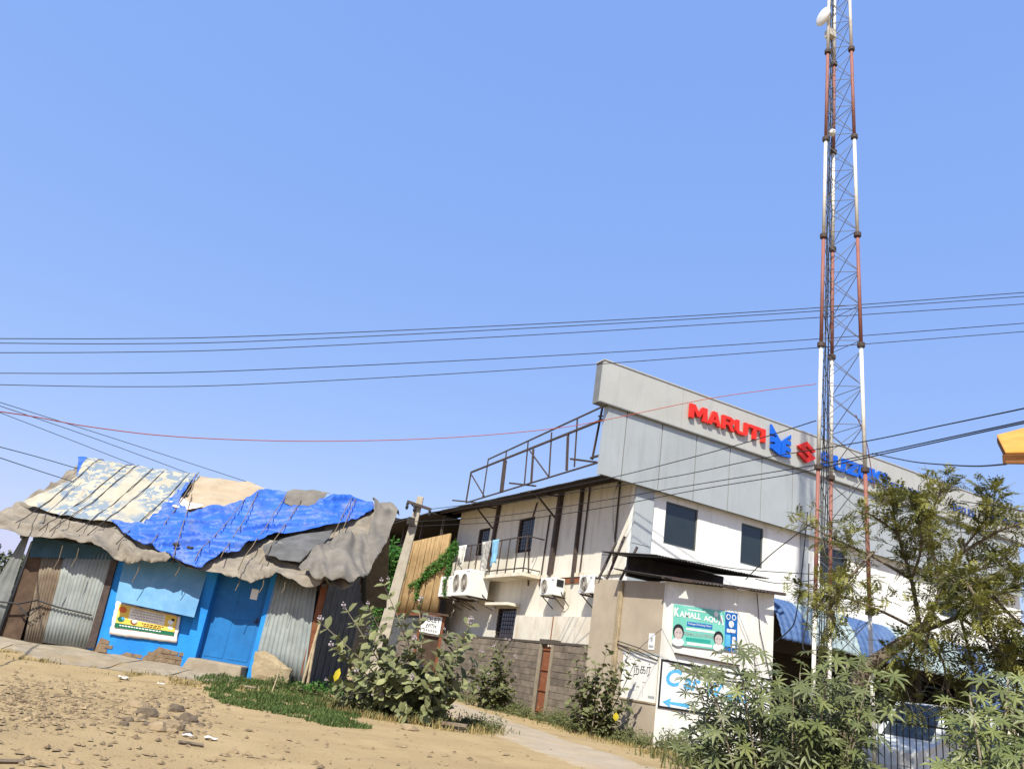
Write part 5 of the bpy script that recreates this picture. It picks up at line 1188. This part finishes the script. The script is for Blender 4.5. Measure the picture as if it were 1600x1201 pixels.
# ---- neem tree ----
NB = atD(1312, 1200, 15.3); NB.z = 0
tree = thing('neem_tree', 'leaning tree with airy yellow green foliage in front of the facade', 'tree', NB)
rr = random.Random(12)
def bp(l): return [atD(*q) for q in l]
main = MB(); tr = [NB-V((0, 0, .1))]+bp([(1335, 1075, 15.4), (1388, 1018, 15.6), (1438, 986, 15.8)])
tp = spline(tr, 6); main.tube(tp, [.17-.09*i/(len(tp)-1) for i in range(len(tp))], 9)
BR = [[(1438, 986, 15.8), (1424, 905, 15.7), (1402, 832, 15.5), (1392, 770, 15.3)], [(1438, 986, 15.8), (1468, 920, 16.1), (1452, 825, 16.3), (1475, 752, 16.4)],
      [(1438, 986, 15.8), (1500, 962, 15.3), (1552, 932, 14.8), (1610, 905, 14.3)], [(1462, 935, 16), (1500, 865, 16), (1542, 808, 15.8), (1546, 772, 15.7)],
      [(1424, 905, 15.7), (1365, 870, 15.2), (1305, 842, 14.8), (1248, 812, 14.6)], [(1438, 986, 15.8), (1385, 958, 15.1), (1318, 932, 14.7), (1262, 915, 14.5)],
      [(1500, 962, 15.3), (1545, 1000, 14.9), (1585, 1045, 14.6)], [(1438, 986, 15.8), (1472, 1030, 15.3), (1482, 1100, 15)], [(1500, 865, 16), (1560, 830, 15.7), (1615, 812, 15.5)],
      [(1402, 832, 15.5), (1370, 810, 15.3), (1352, 800, 15.2)], [(1438, 986, 15.8), (1420, 1030, 15), (1400, 1075, 14.8)], [(1552, 932, 14.8), (1590, 970, 14.5), (1625, 985, 14.3)],
      [(1424, 905, 15.7), (1440, 850, 15), (1430, 790, 14.6)], [(1365, 862, 15.2), (1330, 900, 14.6), (1290, 960, 14.4)], [(1468, 920, 16.1), (1530, 890, 16.6), (1580, 880, 16.9)], [(1468, 920, 16.1), (1500, 900, 14.9), (1540, 960, 14.2)],
      [(1438, 986, 15.8), (1455, 950, 14.9), (1450, 1000, 14.4)], [(1500, 962, 15.3), (1520, 1040, 15.2), (1530, 1085, 15)]]
lv = [[], []]; lf = [[], []]; tw_ = MB(); bare = MB()
def sprig(p, d, L, which):
    d = V(d).normalized(); s_ = d.cross(Z1)
    if s_.length < .1: s_ = V((1, 0, 0))
    s_.normalize(); n_ = s_.cross(d)
    V_, F_ = lv[which], lf[which]; n = 7
    for k in range(n):
        u = .15+.85*k/(n-1); q = p+d*(L*u)+V((0, 0, -.28*L*u*u))
        ll = L*.36*(1-.45*abs(u-.45)); ww = ll*.17
        for sd in ((-1, 1) if k < n-1 else (0,)):
            dd = (s_*sd*.85+d*(.6 if sd else 1)+V((0, 0, -.35))+rv(rr, .18)).normalized(); sw_ = dd.cross(n_).normalized()*ww
            k0 = len(V_); V_ += [q, q+dd*ll*.45+sw_, q+dd*ll, q+dd*ll*.45-sw_]; F_.append((k0, k0+1, k0+2, k0+3))
for bi, B_ in enumerate(BR):
    P = spline(bp(B_), 7); r0 = .05 if bi in (0, 1, 2) else .03
    main.tube(P, [r0-(r0-.010)*i/(len(P)-1) for i in range(len(P))], 6)
    LL = sum((P[i+1]-P[i]).length for i in range(len(P)-1)); ns = int(LL/.045)
    if bi in (4, 5): ns = int(ns*.5)
    for k in range(ns):
        u = .28+.72*(k+rr.random())/ns; i = min(len(P)-2, int(u*(len(P)-1))); p = P[i].lerp(P[i+1], rr.random())
        ax = (P[i+1]-P[i]).normalized(); d = (ax*.6+rv(rr, .9)+V((0, 0, .28))).normalized(); L = rr.uniform(.25, .8)*(1.15-.4*u)
        e = p+d*L+V((0, 0, -.05)); m_ = p.lerp(e, .5)+rv(rr, .04); tw_.tube([p, m_, e], [.007, .005, .003], 4, False)
        if rr.random() < .12: continue
        wch = 1 if (p.z < 2.4 or rr.random() < .3) else 0  # low sprigs take the darker copy as painted shade, others at random
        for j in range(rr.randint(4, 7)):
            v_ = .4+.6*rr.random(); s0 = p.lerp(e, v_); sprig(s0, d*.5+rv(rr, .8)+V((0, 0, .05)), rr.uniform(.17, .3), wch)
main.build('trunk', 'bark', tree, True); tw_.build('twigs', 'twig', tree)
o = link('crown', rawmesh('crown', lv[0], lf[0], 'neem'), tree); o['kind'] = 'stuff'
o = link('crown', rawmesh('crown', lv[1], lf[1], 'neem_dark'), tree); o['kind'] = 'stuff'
# ---- foliage clouds helper ----
def cloud(c, rad, n, size, seed, flat=1.):
    r_ = random.Random(seed); vs = []; fs = []
    for k in range(n):
        d = V((r_.gauss(0, 1), r_.gauss(0, 1), r_.gauss(0, 1))).normalized(); p = V(c)+V((d.x*rad[0], d.y*rad[1], d.z*rad[2]))*(r_.random()**.4)*(.75+.5*fbm(V((d.x*2, d.y*2, d.z*2+seed))))
        a = V((r_.uniform(-1, 1), r_.uniform(-1, 1), r_.uniform(-1, 1))).normalized(); b = a.orthogonal().normalized()*.5; s_ = size*r_.uniform(.6, 1.3); k0 = len(vs)
        vs += [p, p+a*s_*.5+b*s_*.5, p+a*s_, p+a*s_*.5-b*s_*.5]; fs.append((k0, k0+1, k0+2, k0+3))
    return vs, fs
# creeper on the ochre wall, vine clump by the pole
cr = thing('creeper', 'bright green creeper trailing over the ochre corrugated wall', 'creeper', hx(690, 900, 13.2)); vs, fs = [], []; st_ = MB()
for path in ([(712, 850), (700, 875), (680, 890), (660, 905), (640, 915)], [(706, 855), (690, 872), (672, 885)], [(712, 858), (700, 895), (695, 930)], [(668, 892), (655, 910), (650, 935)]):
    P = spline([hx(px, py, 13.18) for px, py in path], 5); st_.tube(P, .015, 4)
    for i, p in enumerate(P):
        a, b = cloud(p, (.12, .35, .35*(1-.6*i/len(P))), int(70*(1-.6*i/len(P))), .13, i*7+path[0][0]); k = len(vs); vs += a; fs += [tuple(x+k for x in f) for f in b]
o = link('leaves', rawmesh('leaves', vs, fs, 'creeper'), cr); o['kind'] = 'stuff'; st_.build('stem', 'twig', cr)
vc = atD(612, 880, 30); vt = thing('vine_tree', 'bright green leafy tree just left of the leaning pole', 'tree', (vc.x, vc.y, 0)); vs, fs = cloud(vc, (.8, .8, 1.1), 1500, .16, 5)
a, b = cloud(vc-Z1*1.6, (.7, .7, 1.2), 900, .16, 9); k = len(vs); vs += a; fs += [tuple(x+k for x in f) for f in b]
o = link('crown', rawmesh('crown', vs, fs, 'creeper'), vt); o['kind'] = 'stuff'; MB().tube([(vc.x, vc.y, 0), (vc.x, vc.y, vc.z)], [.12, .05], 7).build('trunk', 'bark', vt)
# shrub at the right edge before the blue board
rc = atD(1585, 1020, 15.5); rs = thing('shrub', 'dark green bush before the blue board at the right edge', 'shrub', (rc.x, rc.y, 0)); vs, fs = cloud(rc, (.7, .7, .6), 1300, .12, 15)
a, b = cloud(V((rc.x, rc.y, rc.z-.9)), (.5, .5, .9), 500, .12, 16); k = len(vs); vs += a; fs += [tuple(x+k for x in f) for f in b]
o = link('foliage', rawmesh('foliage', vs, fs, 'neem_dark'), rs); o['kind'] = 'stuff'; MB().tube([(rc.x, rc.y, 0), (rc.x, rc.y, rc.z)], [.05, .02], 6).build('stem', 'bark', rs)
# far tree line at the left
vs, fs = [], []
for k in range(26):
    x = -70+k*5+random.uniform(-2, 2); yy = 150+random.uniform(-8, 12); h_ = random.uniform(6, 9)
    a, b = cloud((x, yy, h_*.55), (4, 3, h_*.55), 2200, .9, 100+k); q = len(vs); vs += a; fs += [tuple(t+q for t in f) for f in b]
tag(link('far_trees', rawmesh('far_trees', vs, fs, 'far_tree')), 'far hazy belt of trees on the horizon at left', 'trees', kind='stuff')
# ---- grass, weeds ----
def blades(name, label, m, place, n, hmin, hmax, seed, wid=.008):
    r_ = random.Random(seed); vs = []; fs = []; c = 0
    while c < n:
        q = place(r_)
        if q is None: continue
        c += 1; x, y, hs = q; z_ = gz(x, y)-.01; h_ = r_.uniform(hmin, hmax)*hs; a = r_.uniform(0, 6.28); b = V((math.cos(a), math.sin(a), 0)); s_ = V((-b.y, b.x, 0))*wid*r_.uniform(.7, 1.6)
        le = r_.uniform(.1, .8)*h_; p = V((x, y, z_)); k = len(vs)
        vs += [p-s_, p+s_, p+b*le*.35+V((0, 0, h_*.6))+s_*.7, p+b*le*.35+V((0, 0, h_*.6))-s_*.7, p+b*le+V((0, 0, h_))]; fs += [(k, k+1, k+2, k+3), (k+3, k+2, k+4)]
    return tag(link(name, rawmesh(name, vs, fs, m)), label, 'grass', kind='stuff')
gpoly = [hz(*p, .03) for p in ((310, 1068), (385, 1074), (440, 1083), (500, 1092), (560, 1110), (560, 1135), (500, 1128), (430, 1112), (370, 1098), (318, 1085))]
gp2 = [V((p.x, p.y)) for p in gpoly]; gx0 = min(p.x for p in gp2); gx1 = max(p.x for p in gp2); gy0 = min(p.y for p in gp2); gy1 = max(p.y for p in gp2)
def pgrass(r_):
    for _ in range(60):
        q = V((r_.uniform(gx0, gx1), r_.uniform(gy0, gy1))); w_ = V((fbm(V((q.x, q.y, 3))), fbm(V((q.x, q.y, 9)))))*.35
        if in_poly(q+w_, gp2) and fbm(V((q.x*1.8, q.y*1.8, 31))) > -.32: return q.x, q.y, 1
    return None
blades('grass', 'short green grass patch before the kerb slab and shed', 'grass', pgrass, 13000, .03, .1, 1)
def near(pts, w_, hs=1., dens=.0):
    L = spline([V(p) for p in pts], 10)
    def f(r_):
        p = L[r_.randrange(len(L))]; q = p+V((r_.gauss(0, w_), r_.gauss(0, w_), 0))
        if fbm(V((q.x*1.5, q.y*1.5, 17))) < dens: return None
        return q.x, q.y, hs*(.6+.8*max(0, .5+fbm(V((q.x*.9, q.y*.9, 2)))))
    return f
blades('weeds', 'green and straw weeds along the foot of the block wall', 'weed', near([(11.4, 28, 0), (11.6, 22.5, 0), (11.7, 20, 0), (11.7, 18, 0), (11.9, 16.5, 0), (12.0, 15.6, 0)], .38, 1., -.25), 3000, .05, .18, 2, .008)
blades('dry_grass', 'dry straw grass under the large milkweed shrub and wall weeds', 'grass_dry', near([b0+V((-1.6, .6, 0)), b0+V((-.6, -.2, 0)), b0+V((.4, -.3, 0)), b0+V((1.1, .2, 0))], .32), 3500, .04, .16, 3)
blades('weeds', 'green weeds around the foot of the large milkweed shrub', 'weed', near([b0+V((-1.9, 1.2, 0)), b0+V((-.8, .2, 0)), b0+V((.6, .1, 0)), b0+V((1.3, .6, 0))], .35), 2500, .05, .2, 4, .010)
blades('dry_grass', 'dry straw tufts on the lane side in front of the shop corner', 'grass_dry', near([(11.6, 20, 0), (11.2, 16, 0), (11.4, 14.6, 0), (11.5, 13.2, 0), (11.6, 12, 0)], .4, 1, -.1), 3500, .03, .1, 5)
blades('dry_grass', 'sparse dry grass along the concrete apron edge', 'grass_dry', near([SP(7.2, 1.4, 0), SP(5, 1.95, 0), SP(3.4, 2.1, 0), SP(1.6, 1.9, 0), SP(.4, 1.4, 0)], .16, 1, .08), 1300, .02, .08, 6)
blades('weeds', 'low weeds below the castor plant', 'weed', near([(11.5, 12.5, 0), (11.2, 10.6, 0), (11.0, 8.5, 0)], .7), 5000, .08, .35, 7, .012)
# leafy weed clumps at the foot of the walls and shrubs
def clumps(name, label, m, place, n, size, seed):
    r_ = random.Random(seed); vs, fs = [], []; c = 0
    while c < n:
        q = place(r_)
        if q is None: continue
        c += 1; h_ = r_.uniform(.06, .2)*q[2]; a, b = cloud((q[0], q[1], gz(q[0], q[1])+h_*.7), (h_*.9, h_*.9, h_), r_.randint(14, 34), size, r_.randrange(9999)); k = len(vs); vs += a; fs += [tuple(x+k for x in f) for f in b]
    return tag(link(name, rawmesh(name, vs, fs, m)), label, 'weeds', kind='stuff')
clumps('weed_clumps', 'low leafy weeds at the foot of the block wall and shop', 'weed', near([(11.5, 28, 0), (11.7, 22.5, 0), (11.8, 20, 0), (11.8, 18, 0), (12.0, 16.5, 0), (12.2, 15.6, 0), (13.5, 15.8, 0)], .33, 1.6, -.2), 420, .075, 71)
clumps('weed_clumps', 'low leafy weeds under the large milkweed shrub', 'weed', near([b0+V((-2.2, 1.6, 0)), b0+V((-.8, .2, 0)), b0+V((.6, .0, 0)), b0+V((1.4, .6, 0))], .35, 1.2), 170, .06, 72)
clumps('weed_clumps', 'low green weeds along the shed side wall', 'creeper', near([SP(.0, .6, 0), SP(-.35, .0, 0), SP(-.4, -1, 0), SP(-.4, -2, 0)], .15, 1.2), 50, .07, 73)
# ---- stones ----
def rock_mesh(seed, m):
    bm = bmesh.new(); bmesh.ops.create_icosphere(bm, subdivisions=2, radius=1)
    for v in bm.verts:
        d = v.co.normalized(); v.co = d*(1+.35*fbm(d*1.3+V((seed, 0, 0)), 3)+.12*fbm(d*4+V((0, seed, 0)), 2)); v.co.z *= .65
    me = bpy.data.meshes.new('stone'); bm.to_mesh(me); bm.free(); me.materials.append(MATS[m]); return me
RM = [rock_mesh(k*3.1, 'rock' if k < 3 else 'rock_dark') for k in range(5)]
rr = random.Random(21)
def stone(px, py, s_, k, label, grp='stones of the rubble heap'):
    p = hz(px, py, .03); p.z = gz(p.x, p.y)+s_*.12
    o = inst('stone', RM[k], Matrix.Translation(p) @ Matrix.Rotation(rr.uniform(0, 6.28), 4, 'Z') @ Matrix.Diagonal((s_*rr.uniform(.9, 1.4), s_, s_*rr.uniform(.7, 1), 1))); tag(o, label, 'stone', grp)
stone(277, 1106, .11, 4, 'dark upright lump standing highest on the rubble heap'); stone(293, 1121, .12, 4, 'dark rounded lump at the right of the rubble heap')
stone(216, 1100, .13, 0, 'broad pale stone at the top left of the rubble heap'); stone(231, 1112, .14, 3, 'dark lump in the middle of the rubble heap')
stone(248, 1137, .13, 1, 'lowest greyish lump of the rubble heap'); stone(270, 1135, .13, 2, 'brownish lump low on the rubble heap, right of the lowest lump')
for k in range(46):
    stone(rr.uniform(185, 335), rr.gauss(1118, 13), rr.uniform(.02, .065), rr.randrange(5), 'small broken stone lying on the rubble heap by the shed yard', 'small stones of the rubble heap')
for (px, py, s_, lb) in ((366, 1170, .05, 'lone grey stone on bare sand right of the rubble heap'), (120, 1186, .05, 'flat dark stone lying on bare sand at lower left'), (640, 1137, .14, 'pale earth clod at the foot of the large milkweed shrub'), (580, 1098, .15, 'rounded sandy boulder under the left of the large milkweed shrub'), (130, 1012, .06, 'pale stone at the foot of the dark post of the shed')):
    stone(px, py, s_, 0, lb, None)
vs, fs = [], []
for k in range(5400):
    if k < 2400: px, py = rr.uniform(-10, 330), rr.gauss(1098, 20)
    elif k < 3200: px, py = rr.gauss(60, 60), rr.gauss(1075, 16)
    else: px, py = rr.uniform(-20, 1100), rr.uniform(1050, 1215)
    hzn = 919.7+.162*px
    if py < hzn+60 or py < 1000: continue
    p = hz(px, py, .03)
    q = V((p.x, p.y, 0))-V((SHD.x, SHD.y, 0))
    if q.dot(SN) < 1.9 and q.dot(SDIR) > -.2: continue
    if p.x > 12: continue
    s_ = .006+.036*rr.random()**5; p.z = gz(p.x, p.y)+s_*.3; a = rr.uniform(0, 6.28); x = V((math.cos(a), math.sin(a), 0))*s_*rr.uniform(.8, 2.2); y = V((-math.sin(a), math.cos(a), 0))*s_; z_ = V((0, 0, s_*rr.uniform(.4, .9))); k0 = len(vs)
    vs += [p+x, p+y, p-x, p-y, p+z_]; fs += [(k0, k0+1, k0+4), (k0+1, k0+2, k0+4), (k0+2, k0+3, k0+4), (k0+3, k0, k0+4)]
tag(link('pebbles', rawmesh('pebbles', vs, fs, 'pebble')), 'scattered pebbles and crumbs over the sandy yard', 'pebbles', kind='stuff')
def litter(px, py, s_, m, label, name='litter'):
    p = hz(px, py, .03); p.z = gz(p.x, p.y)+.012; v_, f_ = [], []
    of_ = (V((p.x, p.y, 0))-V((SHD.x, SHD.y, 0))).dot(SN)
    if of_ < 2: p = hz(px, py, .17*smooth(2.3, .2, of_)+.055); of_ = (V((p.x, p.y, 0))-V((SHD.x, SHD.y, 0))).dot(SN); p.z = .17*smooth(2.3, .2, of_)+.06
    for j in range(5):
        for i in range(5): v_.append(p+V(((i-2)*s_/4*(1+.2*rr.random()), (j-2)*s_/4, .25*s_*(.5+fbm(V((i*.7, j*.7, px)))))))
    for j in range(4):
        for i in range(4): f_.append((j*5+i, j*5+i+1, j*5+i+6, j*5+i+5))
    tag(solid(link(name, rawmesh(name, v_, f_, m, True)), .003), label, 'litter')
litter(195, 1049, .14, 'white_print', 'white crumpled scrap lying on the concrete apron'); litter(254, 1059, .1, 'poster_white', 'pale paper scrap at the crack of the apron edge'); litter(293, 1146, .09, 'white_print', 'small white scrap at the right foot of the rubble heap'); litter(330, 1150, .12, 'poster_white', 'pinkish paper scraps right of the rubble heap')
for (pts, lb) in (([(-5, 1184), (20, 1186), (39, 1187)], 'dark twig lying on sand at the lower left edge'), ([(279, 1159), (300, 1160), (319, 1162)], 'thin twig lying on sand below the rubble heap'), ([(1005, 1166), (1040, 1178), (1060, 1190), (1072, 1201), (1085, 1215)], 'long bare branch lying on the ground below the shop corner')):
    P = [hz(*q, .03) for q in pts]; P = [V((p.x, p.y, gz(p.x, p.y)+.02)) for p in P]; tag(MB().tube(spline(P, 4), .018, 5).build('twig', 'bark'), lb, 'twig')
pk = [hz(690, 1134, .05), hz(729, 1141, .05)]; tag(MB().bar(pk[0]+V((0, 0, .06)), pk[1]+V((0, 0, .08)), .16, .05).build('plank', 'rust_corr'), 'weathered plank lying at the right foot of the milkweed shrub', 'plank')
p = hz(717, 1137, .03); Dp = math.hypot(p.x, p.y); tag(MB().tube([p-V((0, 0, .03)), atD(718, 1112, Dp)], .012, 5).build('stake', 'bark'), 'short dark stake standing beside the plank', 'stake')
